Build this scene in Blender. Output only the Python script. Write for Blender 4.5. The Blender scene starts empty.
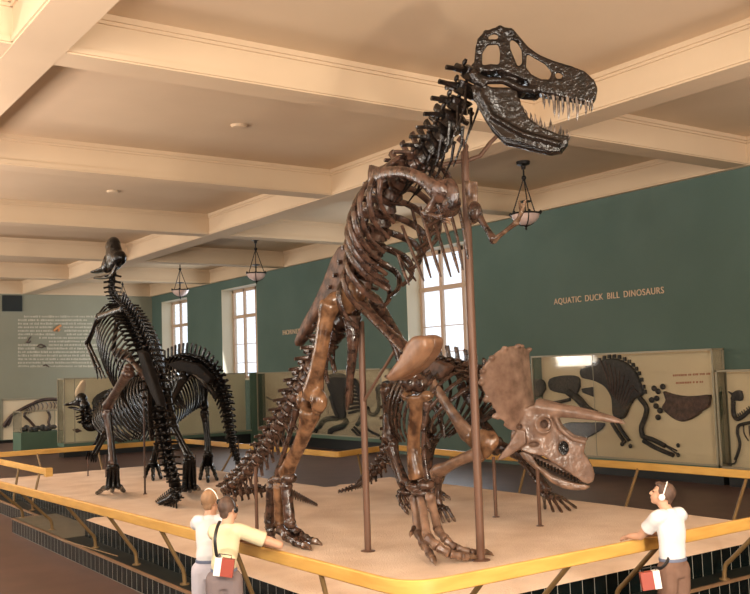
import bpy, bmesh, math, random
from mathutils import Vector as V, Matrix
random.seed(7)
PI = math.pi
scene = bpy.context.scene
COL = scene.collection

# ------------------------------------------------------------------ camera
F_PX, YAW, PITCH, ROLL, CAM_Z = 943.5, .60996, .077766, -.032682, 1.9
_c, _s = math.cos(YAW), math.sin(YAW)
_f0, _r0 = V((_s, _c, 0)), V((_c, -_s, 0))
_fw = _f0*math.cos(PITCH) + V((0, 0, 1))*math.sin(PITCH)
_up = _r0.cross(_fw)
_rt = _r0*math.cos(ROLL) + _up*math.sin(ROLL)
_up = _rt.cross(_fw)
CAM = V((0, 0, CAM_Z))
cam_data = bpy.data.cameras.new('camera')
cam = bpy.data.objects.new('camera', cam_data); COL.objects.link(cam)
cam_data.sensor_fit = 'HORIZONTAL'; cam_data.sensor_width = 36
cam_data.lens = F_PX/750*36
cam_data.clip_end = 200
m = Matrix((( _rt.x, _up.x, -_fw.x, CAM.x), (_rt.y, _up.y, -_fw.y, CAM.y), (_rt.z, _up.z, -_fw.z, CAM.z), (0, 0, 0, 1)))
cam.matrix_world = m
scene.camera = cam

# ------------------------------------------------------------------ world, lights, exposure
w = bpy.data.worlds.new('daylight'); scene.world = w; w.use_nodes = True
bg = w.node_tree.nodes['Background']; bg.inputs[0].default_value = (.86, .93, 1, 1); bg.inputs[1].default_value = 2.2
scene.view_settings.view_transform = 'Standard'; scene.view_settings.look = 'None'
scene.view_settings.gamma = 1; scene.view_settings.use_curve_mapping = False
scene.view_settings.exposure = 0.10
try:
    scene.cycles.use_denoising = True
    scene.cycles.max_bounces = 8
    scene.cycles.transparent_max_bounces = 12
    scene.cycles.caustics_reflective = False
    scene.cycles.caustics_refractive = False
except Exception: pass

def area_light(name, loc, target, sx, sy, power, color):
    d = bpy.data.lights.new(name, 'AREA'); d.shape = 'RECTANGLE'; d.size = sx; d.size_y = sy
    d.energy = power; d.color = color
    o = bpy.data.objects.new(name, d); COL.objects.link(o)
    o.location = loc
    o.rotation_euler = (V(target)-V(loc)).to_track_quat('-Z', 'Y').to_euler()
    return o
WARM = (1, .875, .72)
# unseen flood lamps, assumed and added beside and behind the camera, and daylight from the windows on both long walls, left ones assumed
area_light('assumed_key_flood', (3.3, -.8, 1.2), (6.8, 8.5, 3.4), .5, .5, 420, WARM)
area_light('assumed_flood_lamp', (3.4, -3.2, 4.2), (8, 12, 2.6), 2.6, 1.6, 420, WARM)
area_light('assumed_flood_lamp', (-1.4, 2.0, 4.3), (8, 20, 2.4), 2.0, 1.4, 420, WARM)
# unseen uplights added as general fill, turned up at the ceiling, all left of, right of or behind the camera's view
for _x, _y, _e in ((1.5, -3.2, 620), (9.5, -2.5, 620), (13.5, 1.5, 480), (-.9, 6.5, 260), (-.9, 14, 620), (-.9, 22, 700), (-.6, 31, 700)):
    area_light('added_uplight', (_x, _y, 2.75), (_x, _y+.01, 6), 1.8, 1.8, _e*1.1, (1, .855, .79))
for _y in (1.9, 7.8, 19.45, 31.24, 37.2):  # left side; the nearest two sit in windows added for light
    area_light('window_daylight', (-2.38, _y, 3.4), (10, _y+1, 1.6), 2.6, 3.2, 160 if _y < 15 else 420, (1, .94, .86))
for _y in (19.45, 31.24, 37.2):
    area_light('window_daylight', (15.62, _y, 3.4), (10, _y, 2.2), 2.6, 3.2, 130, (.9, .95, 1))

# ------------------------------------------------------------------ picture -> place helpers (measured by the camera above)
def ray(px, py): return _rt*((px-375)/F_PX) - _up*((py-297)/F_PX) + _fw
def onx(px, py, x): d = ray(px, py); return CAM + d*(x/d.x)
def ony(px, py, y): d = ray(px, py); return CAM + d*(y/d.y)
def onz(px, py, z): d = ray(px, py); return CAM + d*((z-CAM_Z)/d.z)
class Plane:
    """vertical working plane through p0 heading along compass azimuth az (deg, 0=+Y, 90=+X); lateral axis n"""
    def __init__(s, p0, az):
        a = math.radians(az); s.p0 = V(p0); s.a = V((math.sin(a), math.cos(a), 0)); s.n = V((math.cos(a), -math.sin(a), 0))
    def w(s, px, py, lat=0):
        d = ray(px, py); q = s.p0 + s.n*lat
        return CAM + d*((q-CAM).dot(s.n)/d.dot(s.n))
    def loc(s, p): q = V(p)-s.p0; return V((q.dot(s.a), q.dot(s.n), q.z))
    def pt(s, a, l, z): return s.p0 + s.a*a + s.n*l + V((0, 0, z))
    def mir(s, p): l = s.loc(p); return s.pt(l.x, -l.y, l.z)
    def shift(s, p, lat): l = s.loc(p); return s.pt(l.x, lat, l.z)

# ------------------------------------------------------------------ materials
def nm(mat):
    mat.use_nodes = True; nt = mat.node_tree; return nt, nt.nodes, nt.links, nt.nodes['Principled BSDF']
def mat(name, col, rough=.6, metal=0, spec=.5, col2=None, scale=6, detail=4, bump=0, bscale=30, stretch=None, lo=.35, hi=.65):
    m = bpy.data.materials.new(name); nt, N, L, b = nm(m)
    b.inputs['Base Color'].default_value = (*col, 1); b.inputs['Roughness'].default_value = rough
    b.inputs['Metallic'].default_value = metal; b.inputs['Specular IOR Level'].default_value = spec
    if col2 or bump:
        tc = N.new('ShaderNodeTexCoord'); src = tc.outputs['Object']
        if stretch:
            mp = N.new('ShaderNodeMapping'); mp.inputs['Scale'].default_value = stretch; L.new(src, mp.inputs[0]); src = mp.outputs[0]
    if col2:
        n = N.new('ShaderNodeTexNoise'); n.inputs['Scale'].default_value = scale; n.inputs['Detail'].default_value = detail; L.new(src, n.inputs['Vector'])
        r = N.new('ShaderNodeValToRGB'); r.color_ramp.elements[0].position = lo; r.color_ramp.elements[1].position = hi
        r.color_ramp.elements[0].color = (*col, 1); r.color_ramp.elements[1].color = (*col2, 1)
        L.new(n.outputs['Fac'], r.inputs[0]); L.new(r.outputs[0], b.inputs['Base Color'])
    if bump:
        n2 = N.new('ShaderNodeTexNoise'); n2.inputs['Scale'].default_value = bscale; n2.inputs['Detail'].default_value = 3; L.new(src, n2.inputs['Vector'])
        bp = N.new('ShaderNodeBump'); bp.inputs['Strength'].default_value = bump; bp.inputs['Distance'].default_value = .02
        L.new(n2.outputs['Fac'], bp.inputs['Height']); L.new(bp.outputs[0], b.inputs['Normal'])
    return m
M = {}
M['bone'] = mat('bone_brown', (.014, .0075, .006), .2, spec=.6, col2=(.085, .043, .029), scale=13, bump=.35, bscale=30)
M['gold'] = mat('bone_golden', (.05, .023, .012), .2, col2=(.23, .118, .06), scale=8, bump=.22, bscale=24)
M['tan'] = mat('bone_tan', (.14, .07, .04), .36, col2=(.26, .14, .08), scale=4, bump=.25, bscale=14)
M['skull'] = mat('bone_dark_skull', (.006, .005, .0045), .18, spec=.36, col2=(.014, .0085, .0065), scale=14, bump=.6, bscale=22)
M['plate'] = mat('bone_plate', (.030, .014, .010), .5, spec=.4, col2=(.13, .066, .042), scale=10, bump=.5, bscale=24)
M['blackplate'] = mat('bone_black_plate', (.002, .0018, .0018), .7, spec=.12, col2=(.010, .007, .006), scale=9, bump=.5, bscale=24)
M['mid'] = mat('bone_mid_brown', (.085, .045, .030), .28, col2=(.25, .15, .10), scale=7, bump=.35, bscale=24)
M['horn'] = mat('bone_horned_skull', (.10, .058, .042), .24, col2=(.31, .20, .148), scale=6, bump=.35, bscale=18, lo=.25, hi=.75)
M['black'] = mat('bone_black', (.002, .0018, .0018), .22, spec=.28, col2=(.007, .005, .0043), scale=9, bump=.35, bscale=28)
M['blackbrown'] = mat('bone_black_brown', (.022, .010, .007), .28, col2=(.075, .036, .025), scale=8, bump=.4, bscale=24)
M['tooth'] = mat('tooth_enamel', (.02, .014, .011), .16, col2=(.20, .155, .125), scale=20)
M['claw'] = mat('claw_bone', (.06, .03, .018), .22, col2=(.20, .12, .075), scale=12)
M['fossil'] = mat('fossil_slate', (.018, .018, .02), .55, col2=(.06, .05, .05), scale=16, bump=.7, bscale=30)
M['fossil_brown'] = mat('fossil_brown', (.05, .028, .024), .55, col2=(.12, .07, .06), scale=12, bump=.7, bscale=26)
M['pole'] = mat('painted_pole', (.14, .075, .05), .45, metal=.1, spec=.35)
M['rod'] = mat('dark_rod', (.06, .03, .02), .4)
M['sand'] = mat('sand', (.68, .52, .40), .95, spec=.1, col2=(.80, .64, .51), scale=1.6, detail=10, bump=.8, bscale=60)
M['wood'] = mat('varnished_rail', (.58, .32, .075), .4, col2=(.67, .39, .10), scale=3, stretch=(1, 1, 6))
M['strip'] = mat('nosing_wood', (.18, .105, .055), .5, col2=(.24, .14, .075), scale=5)
M['post'] = mat('bronze_post', (.20, .125, .05), .42, metal=.2)
M['tread'] = mat('dark_tread', (.006, .008, .0075), .5, spec=.12, col2=(.012, .015, .0135), scale=3)
M['greytread'] = mat('worn_tread', (.075, .07, .05), .5, col2=(.10, .09, .065), scale=3)
M['floor'] = mat('floor_lino', (.082, .046, .037), .45, spec=.3, col2=(.105, .06, .048), scale=2.2, detail=6)
M['ceil'] = mat('ceiling_plaster', (.60, .455, .305), .9, spec=.15, col2=(.64, .49, .33), scale=.6, bump=.05, bscale=4)
M['wall'] = mat('green_wall', (.088, .136, .113), .75, spec=.25, col2=(.104, .154, .130), scale=.5, bump=.15, bscale=9)
M['farwall'] = mat('end_wall', (.255, .25, .185), .8, spec=.2, col2=(.28, .275, .205), scale=.4)
M['cream'] = mat('cream_paint', (.62, .56, .42), .6)
M['winwood'] = mat('window_wood', (.52, .36, .25), .5)
M['iron'] = mat('dark_iron', (.02, .017, .015), .45, metal=.5)
M['bowl'] = mat('frosted_bowl', (.62, .45, .40), .35, col2=(.74, .56, .50), scale=5)
M['casegreen'] = mat('case_green', (.07, .125, .085), .5)
M['caseframe'] = mat('case_frame', (.30, .27, .19), .4)
M['panel'] = mat('case_panel', (.72, .60, .42), .85, spec=.15, col2=(.76, .64, .45), scale=1.2)
M['panelgreen'] = mat('case_panel_grey', (.72, .66, .48), .85, spec=.15, col2=(.76, .70, .52), scale=1.2)
M['plinth'] = mat('black_plinth', (.008, .009, .009), .4)
M['letter'] = mat('cream_letters', (.72, .52, .36), .6)
M['whitetext'] = mat('white_text', (.55, .50, .39), .7)
M['redtext'] = mat('red_text', (.46, .20, .12), .7)
M['orange'] = mat('orange_paint', (.60, .26, .10), .7)
M['skin'] = mat('skin', (.50, .285, .19), .5, spec=.3, col2=(.54, .31, .205), scale=8)
M['hairb'] = mat('hair_brown', (.055, .030, .02), .6, col2=(.11, .06, .04), scale=30, stretch=(1, 1, .3), bump=.4, bscale=60)
M['hairbl'] = mat('hair_blond', (.26, .145, .075), .6, col2=(.34, .20, .11), scale=30, stretch=(1, 1, .3), bump=.4, bscale=60)
M['white'] = mat('white_cotton', (.64, .63, .64), .85, spec=.15, bump=.25, bscale=14)
M['creamcotton'] = mat('cream_cotton', (.60, .52, .35), .85, spec=.15, bump=.25, bscale=14)
M['greyc'] = mat('grey_trousers', (.50, .47, .52), .9, spec=.1, bump=.25, bscale=12)
M['tanc'] = mat('tan_trousers', (.16, .092, .066), .9, spec=.1, col2=(.20, .12, .088), scale=10, bump=.25, bscale=12)
M['darkc'] = mat('dark_trousers', (.19, .15, .15), .9, spec=.1, bump=.25, bscale=12)
M['leather'] = mat('black_leather', (.012, .011, .012), .4)
M['red'] = mat('red_leatherette', (.30, .055, .035), .5)
M['whitepl'] = mat('white_plastic', (.80, .77, .72), .4)
M['blackpl'] = mat('black_plastic', (.01, .01, .012), .3)
M['belt'] = mat('blue_grey_belt', (.12, .14, .21), .6)
M['eye'] = mat('eye', (.05, .03, .02), .2)
M['vent'] = mat('black_grille', (.012, .02, .02), .6)
M['reflection_pale'] = mat('reflection_pale', (.62, .50, .34), .8)  # tone of the pale reflection shaped beside the four-footed skeleton's skull

def tile_mat():
    m = bpy.data.materials.new('black_wall_tile'); nt, N, L, b = nm(m)
    tc = N.new('ShaderNodeTexCoord'); sp = N.new('ShaderNodeSeparateXYZ'); L.new(tc.outputs['Object'], sp.inputs[0])
    ad = N.new('ShaderNodeMath'); ad.operation = 'ADD'; L.new(sp.outputs[0], ad.inputs[0]); L.new(sp.outputs[1], ad.inputs[1])
    cb = N.new('ShaderNodeCombineXYZ'); L.new(ad.outputs[0], cb.inputs[0]); L.new(sp.outputs[2], cb.inputs[1])
    br = N.new('ShaderNodeTexBrick'); br.offset = 0; br.squash = 1
    br.inputs['Color1'].default_value = (.0025, .0045, .0045, 1); br.inputs['Color2'].default_value = (.004, .007, .007, 1)
    br.inputs['Mortar'].default_value = (.30, .30, .27, 1); br.inputs['Scale'].default_value = 1
    br.inputs['Mortar Size'].default_value = .0035; br.inputs['Brick Width'].default_value = .155; br.inputs['Row Height'].default_value = .5
    L.new(cb.outputs[0], br.inputs['Vector']); L.new(br.outputs['Color'], b.inputs['Base Color']); b.inputs['Roughness'].default_value = .25; b.inputs['Specular IOR Level'].default_value = .10
    return m
M['tile'] = tile_mat()
def glass_mat(name, mix, tint):
    m = bpy.data.materials.new(name); nt, N, L, b = nm(m)
    N.remove(b); out = N['Material Output']
    t = N.new('ShaderNodeBsdfTransparent'); t.inputs[0].default_value = (*tint, 1)
    g = N.new('ShaderNodeBsdfGlossy'); g.inputs['Roughness'].default_value = .04
    fr = N.new('ShaderNodeFresnel'); fr.inputs[0].default_value = 1.35
    mx = N.new('ShaderNodeMixShader'); mu = N.new('ShaderNodeMath'); mu.operation = 'MULTIPLY'; mu.inputs[1].default_value = mix
    L.new(fr.outputs[0], mu.inputs[0]); L.new(mu.outputs[0], mx.inputs[0]); L.new(t.outputs[0], mx.inputs[1]); L.new(g.outputs[0], mx.inputs[2]); L.new(mx.outputs[0], out.inputs[0])
    return m
M['glass'] = glass_mat('case_glass', .6, (.97, .97, .95))
M['pane'] = glass_mat('window_glass', .5, (.97, .98, 1))

# ------------------------------------------------------------------ mesh builder
def cr(pts, n):
    """Catmull-Rom resample of a list of tuples/vectors to n+1 points"""
    P = [tuple(p) for p in pts]; k = len(P)-1; out = []
    for i in range(n+1):
        u = i/n*k; j = min(int(u), k-1); t = u-j
        a, b, c, d = P[max(j-1, 0)], P[j], P[j+1], P[min(j+2, k)]
        out.append(tuple(.5*(2*b[q]+(c[q]-a[q])*t+(2*a[q]-5*b[q]+4*c[q]-d[q])*t*t+(3*b[q]-a[q]-3*c[q]+d[q])*t**3) for q in range(len(b))))
    return out
def crv(pts, n): return [V(p) for p in cr(pts, n)]
def at(pts, s):
    """point at arc-length s on a polyline"""
    for a, b in zip(pts, pts[1:]):
        l = (b-a).length
        if s <= l: return a.lerp(b, s/max(l, 1e-9)), (b-a).normalized()
        s -= l
    return pts[-1].copy(), (pts[-1]-pts[-2]).normalized()
def plen(pts): return sum((b-a).length for a, b in zip(pts, pts[1:]))

class MB:
    def __init__(s): s.v = []; s.f = []
    def add(s, vs, fs):
        o = len(s.v); s.v += [V(x) for x in vs]; s.f += [tuple(i+o for i in f) for f in fs]; return s
    def tube(s, pts, r, seg=8, up=(0, 0, 1)):
        pts = [V(p) for p in pts]; n = len(pts); up = V(up); vs = []; fs = []
        if not isinstance(r, (list,)): r = [r]*n
        prev = None
        for i, p in enumerate(pts):
            t = (pts[min(i+1, n-1)]-pts[max(i-1, 0)]).normalized()
            side = t.cross(up)
            if prev is not None and (side.length < .15): side = prev - t*prev.dot(t)
            if side.length < 1e-4: side = t.cross(V((1, .3, 0)))
            side.normalize()
            if prev is not None and side.dot(prev) < 0: side = -side
            prev = side; n2 = side.cross(t)
            a, b = r[i] if isinstance(r[i], tuple) else (r[i], r[i])
            for k in range(seg):
                th = 2*PI*k/seg; vs.append(p + side*(a*math.cos(th)) + n2*(b*math.sin(th)))
        for i in range(n-1):
            for k in range(seg):
                k2 = (k+1) % seg; fs.append((i*seg+k, i*seg+k2, (i+1)*seg+k2, (i+1)*seg+k))
        fs.append(tuple(reversed(range(seg)))); fs.append(tuple((n-1)*seg+k for k in range(seg)))
        return s.add(vs, fs)
    def ell(s, c, r, ax=None, nu=12, nv=8):
        c = V(c); ax = ax or (V((1, 0, 0)), V((0, 1, 0)), V((0, 0, 1)))
        if not isinstance(r, tuple): r = (r, r, r)
        vs = []; fs = []
        vs.append(c-ax[2]*r[2])
        for j in range(1, nv):
            ph = -PI/2+PI*j/nv
            for i in range(nu):
                th = 2*PI*i/nu
                vs.append(c + ax[0]*(r[0]*math.cos(ph)*math.cos(th)) + ax[1]*(r[1]*math.cos(ph)*math.sin(th)) + ax[2]*(r[2]*math.sin(ph)))
        vs.append(c+ax[2]*r[2]); e = len(vs)-1
        for i in range(nu):
            i2 = (i+1) % nu
            fs.append((0, 1+i2, 1+i)); fs.append((e, 1+(nv-2)*nu+i, 1+(nv-2)*nu+i2))
            for j in range(nv-2): fs.append((1+j*nu+i, 1+j*nu+i2, 1+(j+1)*nu+i2, 1+(j+1)*nu+i))
        return s.add(vs, fs)
    def box(s, c, d, ax=None):
        c = V(c); ax = ax or (V((1, 0, 0)), V((0, 1, 0)), V((0, 0, 1)))
        vs = [c + ax[0]*(d[0]/2*i) + ax[1]*(d[1]/2*j) + ax[2]*(d[2]/2*k) for i in (-1, 1) for j in (-1, 1) for k in (-1, 1)]
        return s.add(vs, [(0, 1, 3, 2), (4, 6, 7, 5), (0, 4, 5, 1), (2, 3, 7, 6), (0, 2, 6, 4), (1, 5, 7, 3)])
    def bx(s, x0, x1, y0, y1, z0, z1): return s.box(((x0+x1)/2, (y0+y1)/2, (z0+z1)/2), (abs(x1-x0), abs(y1-y0), abs(z1-z0)))
    def prism(s, A, B):
        """closed solid between two equally long outlines A and B"""
        n = len(A); fs = [tuple(range(n)), tuple(reversed(range(n, 2*n)))]
        for i in range(n): j = (i+1) % n; fs.append((i, i+n, j+n, j))
        return s.add(list(A)+list(B), fs)
    def grid(s, rows):
        n, m_ = len(rows), len(rows[0]); fs = []
        for i in range(n-1):
            for j in range(m_-1): fs.append((i*m_+j, i*m_+j+1, (i+1)*m_+j+1, (i+1)*m_+j))
        return s.add([p for r in rows for p in r], fs)
    def lathe(s, c, prof, seg=20, axis=(0, 0, 1)):
        c = V(c); vs = []; fs = []; n = len(prof)
        for (r, z) in prof:
            for k in range(seg): th = 2*PI*k/seg; vs.append(c+V((r*math.cos(th), r*math.sin(th), z)))
        for i in range(n-1):
            for k in range(seg): k2 = (k+1) % seg; fs.append((i*seg+k, i*seg+k2, (i+1)*seg+k2, (i+1)*seg+k))
        fs.append(tuple(reversed(range(seg)))); fs.append(tuple((n-1)*seg+k for k in range(seg)))
        return s.add(vs, fs)
    def mesh(s, name, origin=(0, 0, 0)):
        me = bpy.data.meshes.new(name); o = V(origin)
        me.from_pydata([tuple(v-o) for v in s.v], [], s.f); me.validate(); 
        bm = bmesh.new(); bm.from_mesh(me); bmesh.ops.recalc_face_normals(bm, faces=bm.faces); bm.to_mesh(me); bm.free()
        me.update(); return me
    def build(s, name, m, parent=None, smooth=True, angle=42):
        o = world_origin(parent) if parent else V((0, 0, 0))
        if parent is None and s.v:
            o = V((sum(v.x for v in s.v)/len(s.v), sum(v.y for v in s.v)/len(s.v), min(v.z for v in s.v)))
        me = s.mesh(name, o); me.materials.append(m)
        finish(me, smooth, angle)
        ob = bpy.data.objects.new(name, me); COL.objects.link(ob)
        if parent: ob.parent = parent
        else: ob.location = o
        return ob
    def organic(s, name, m, parent=None, voxel=.015, it=4, cut=None):
        """weld all the overlapping shapes into one continuous skin; cut = MB to carve out"""
        o = world_origin(parent) if parent else V((sum(v.x for v in s.v)/len(s.v), sum(v.y for v in s.v)/len(s.v), min(v.z for v in s.v)))
        me = s.mesh(name+'_raw', o); t = bpy.data.objects.new(name+'_raw', me); COL.objects.link(t)
        r = t.modifiers.new('r', 'REMESH'); r.mode = 'VOXEL'; r.voxel_size = voxel
        c = None
        if cut:
            cm = cut.mesh('cut', o); c = bpy.data.objects.new('cut', cm); COL.objects.link(c)
            b = t.modifiers.new('b', 'BOOLEAN'); b.object = c; b.operation = 'DIFFERENCE'; b.solver = 'EXACT'; b.use_self = True
            r2 = t.modifiers.new('r2', 'REMESH'); r2.mode = 'VOXEL'; r2.voxel_size = voxel
        sm = t.modifiers.new('s', 'SMOOTH'); sm.iterations = it; sm.factor = .5
        dg = bpy.context.evaluated_depsgraph_get(); dg.update()
        nme = bpy.data.meshes.new_from_object(t.evaluated_get(dg)); nme.name = name
        bpy.data.objects.remove(t); bpy.data.meshes.remove(me)
        if c: bpy.data.objects.remove(c)
        nme.materials.clear(); nme.materials.append(m)
        for p in nme.polygons: p.use_smooth = True
        ob = bpy.data.objects.new(name, nme); COL.objects.link(ob)
        if parent: ob.parent = parent
        else: ob.location = o
        return ob
def finish(me, smooth, angle):
    for p in me.polygons: p.use_smooth = smooth
    if smooth and angle:
        try: me.set_sharp_from_angle(angle=math.radians(angle))
        except Exception: pass
def world_origin(o):
    p = V((0, 0, 0))
    while o: p = p + o.location; o = o.parent
    return p
def tag(o, label, cat, group=None, kind=None):
    if label: o['label'] = label
    if cat: o['category'] = cat
    if group: o['group'] = group
    if kind: o['kind'] = kind
    return o
def thing(name, loc, label, cat, group=None):
    o = bpy.data.objects.new(name, None); COL.objects.link(o); o.location = loc; o.empty_display_size = .1
    return tag(o, label, cat, group)
def struct(o): o['kind'] = 'structure'; return o
def clone(root, loc, label):
    r = root.copy(); COL.objects.link(r); r.location = loc; r['label'] = label
    for ch in list(root.children):
        c = ch.copy(); COL.objects.link(c); c.parent = r
        for g in ch.children: d = g.copy(); COL.objects.link(d); d.parent = c
    return r
# ================================================================== ROOM SHELL
WX, LX, FY, BY = 15.7, -2.46, 39.65, -7.4
FZ, BZ, CZ = -.45, 5.47, 5.98          # floor, beam undersides, ceiling panels
struct(MB().bx(LX-.9, WX+.9, BY-.3, FY+.3, FZ-.2, FZ).build('floor', M['floor'], smooth=False))
struct(MB().bx(LX-.9, WX+.9, BY-.3, FY+.3, CZ, CZ+.2).build('ceiling', M['ceil'], smooth=False))
# right wall with window openings (deep reveals)
WINS = [(18.1, 20.93), (29.82, 32.66), (35.86, 38.56)]
WZ0, WZ1 = 1.77, 5.14
WT = .62
b = MB(); ys = [BY-.3]
for a, c in WINS: ys += [a, c]
ys.append(FY+.3)
for i in range(0, len(ys), 2): b.bx(WX, WX+WT, ys[i], ys[i+1], FZ, CZ)
for a, c in WINS: b.bx(WX, WX+WT, a, c, FZ, WZ0).bx(WX, WX+WT, a, c, WZ1, CZ)
struct(b.build('wall_right', M['wall'], smooth=False))
struct(MB().bx(LX-.3, WX+.9, FY, FY+.3, FZ, CZ).build('wall_far', M['farwall'], smooth=False))
LWINS = [(.5, 3.3), (6.4, 9.2)] + WINS  # two nearest openings added to let in light; others repeat the right wall
b = MB(); ys = [BY-.3]
for a, c in LWINS: ys += [a, c]
ys.append(FY+.3)
for i in range(0, len(ys), 2): b.bx(LX-WT, LX, ys[i], ys[i+1], FZ, CZ)
for a, c in LWINS: b.bx(LX-WT, LX, a, c, FZ, WZ0).bx(LX-WT, LX, a, c, WZ1, CZ)
struct(b.build('wall_left', M['farwall'], smooth=False))
for i, (a, c) in enumerate(LWINS):
    f = MB(); x0, x1 = LX-.54, LX-.46
    for yy in (a, a+(c-a)/3-.05, a+(c-a)*2/3-.05, c-.1): f.bx(x0, x1, yy, yy+.1, WZ0, WZ1)
    for zz in (WZ0, 4.04, WZ1-.1): f.bx(x0, x1, a, c, zz, zz+.1)
    struct(f.build('window_%d' % (i+4), M['winwood'], smooth=False))
struct(MB().bx(LX-.3, WX+.9, BY-.3, BY, FZ, CZ).build('wall_back', M['farwall'], smooth=False))
# ceiling beams: boxed plaster beams with a small moulding
def beam(n, x0, x1, y0, y1, along):
    b = MB().bx(x0, x1, y0, y1, BZ - (.006 if along == 'y' else 0), CZ)
    e = .055
    if along == 'x':
        for yy, s in ((y0, -1), (y1, 1)):
            b.bx(x0, x1, yy, yy+s*e, CZ-.07, CZ).bx(x0, x1, yy, yy+s*e*.5, CZ-.11, CZ-.07)
            b.bx(x0, x1, yy-s*.02, yy+s*.022, BZ+.02, BZ+.085)
    else:
        for xx, s in ((x0, -1), (x1, 1)):
            b.bx(xx, xx+s*e, y0, y1, CZ-.07, CZ).bx(xx, xx+s*e*.5, y0, y1, CZ-.11, CZ-.07)
            b.bx(xx-s*.02, xx+s*.022, y0, y1, BZ+.02, BZ+.085)
    o = b.build('trim_%d' % n, M['ceil'], smooth=False); struct(o)
k = 1
for y1 in [FY - 5.81*i for i in range(1, 8)]:
    beam(k, LX, WX, y1-.46, y1, 'x'); k += 1
for x0, x1 in ((2.51, 3.06), (10.16, 10.69)):
    beam(k, x0, x1, BY, FY, 'y'); k += 1
beam(k, WX-.12, WX+.3, BY, FY, 'y'); k += 1
beam(k, LX-.2, LX+.12, BY, FY, 'y'); k += 1
beam(k, LX, WX, FY-.12, FY+.2, 'x'); k += 1
# windows: reveal lining, sash frame, mullions, transom, panes
for i, (a, c) in enumerate(WINS):
    W = bpy.data.objects.new('window_%d' % (i+1), None); COL.objects.link(W); W.location = (WX+.5, (a+c)/2, WZ0); W['kind'] = 'structure'
    t = .012
    MB().bx(WX+.002, WX+WT, a, a+t, WZ0, WZ1).bx(WX+.002, WX+WT, c-t, c, WZ0, WZ1).bx(WX+.002, WX+WT, a, c, WZ1-t, WZ1).build('reveal', M['cream'], W, smooth=False)
    MB().bx(WX-.05, WX+WT, a-.05, c+.05, WZ0-.06, WZ0).build('window_sill', M['cream'], W, smooth=False)
    fx0, fx1 = WX+.46, WX+.54
    f = MB().bx(fx0, fx1, a, a+.10, WZ0, WZ1).bx(fx0, fx1, c-.10, c, WZ0, WZ1).bx(fx0, fx1, a, c, WZ1-.12, WZ1).bx(fx0, fx1, a, c, WZ0, WZ0+.08)
    f.build('window_frame', M['winwood'], W, smooth=False)
    zt = 4.09
    MB().bx(fx0-.02, fx1+.01, a, c, zt-.06, zt+.06).build('transom', M['winwood'], W, smooth=False)
    for q in (1, 2):
        y = a + (c-a)*q/3
        MB().bx(fx0, fx1, y-.055, y+.055, WZ0, WZ1).build('mullion', M['winwood'], W, smooth=False)
    for zz in (2.35, 3.05): MB().bx(fx0+.02, fx1-.02, a+.1, c-.1, zz-.012, zz+.012).build('glazing_bar', M['winwood'], W, smooth=False)
    for q in range(3):
        y0, y1 = a+(c-a)*q/3+.06, a+(c-a)*(q+1)/3-.06
        for z0, z1 in ((WZ0+.08, zt-.06), (zt+.06, WZ1-.12)):
            MB().bx(fx0+.035, fx0+.045, y0, y1, z0, z1).build('pane', M['pane'], W, smooth=False)

# ================================================================== PLATFORM
SAND = [(4.18, 6.0), (9.95, 6.0), (9.95, 13.9), (8.3, 13.5), (8.3, 19.9), (4.55, 19.9), (4.55, 13.1), (4.18, 13.1)]
def inset(poly, d):
    """push every edge of a counter-clockwise outline outwards by d"""
    out = []; n = len(poly)
    for i in range(n):
        p, q, r = V((*poly[i-1], 0)), V((*poly[i], 0)), V((*poly[(i+1) % n], 0))
        e1, e2 = (q-p).normalized(), (r-q).normalized(); n1, n2 = V((e1.y, -e1.x, 0)), V((e2.y, -e2.x, 0))
        bis = n1+n2; out.append(tuple((q + bis*(d/(max(.3, bis.dot(n1)))))[:2]))
    return out
plat = thing('display_platform', (7, 12, FZ), 'low stepped platform with black tiled risers, filled with pale sand under the skeletons', 'platform')
def ring(poly, z0, z1, name, m, thick=None):
    A = [V((x, y, z0)) for x, y in poly]; B = [V((x, y, z1)) for x, y in poly]
    return MB().prism(A, B).build(name, m, plat, smooth=False)
OUT = inset(SAND, .30)
OUT[6] = (3.86, 15.7); OUT[5] = (4.25, 20.2)
OUT = OUT[:6] + [(4.25, 15.7), (3.86, 15.7), OUT[7]]
OUT[8] = (3.86, 13.0)
ring(SAND, -.24, -.012, 'upper_tile_riser', M['tile'])
ring(OUT, FZ, -.25, 'lower_tile_riser', M['tile'])
ring(inset(OUT, -.02), -.25, -.235, 'step_tread', M['tread'])
MB().bx(3.88, 4.54, 13.13, 15.66, -.234, -.228).build('worn_step_tread', M['greytread'], plat, smooth=False)
nb = MB()
for p, q in zip(OUT, OUT[1:]+OUT[:1]):
    p, q = V((*p, -.24)), V((*q, -.24)); d = (q-p).normalized(); nrm = V((d.y, -d.x, 0))
    c = (p+q)/2; nb.box(c - nrm*.015, ((q-p).length+.02, .035, .024), (d, nrm, V((0, 0, 1))))
nb.build('step_nosing', M['strip'], plat, smooth=False)
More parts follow.
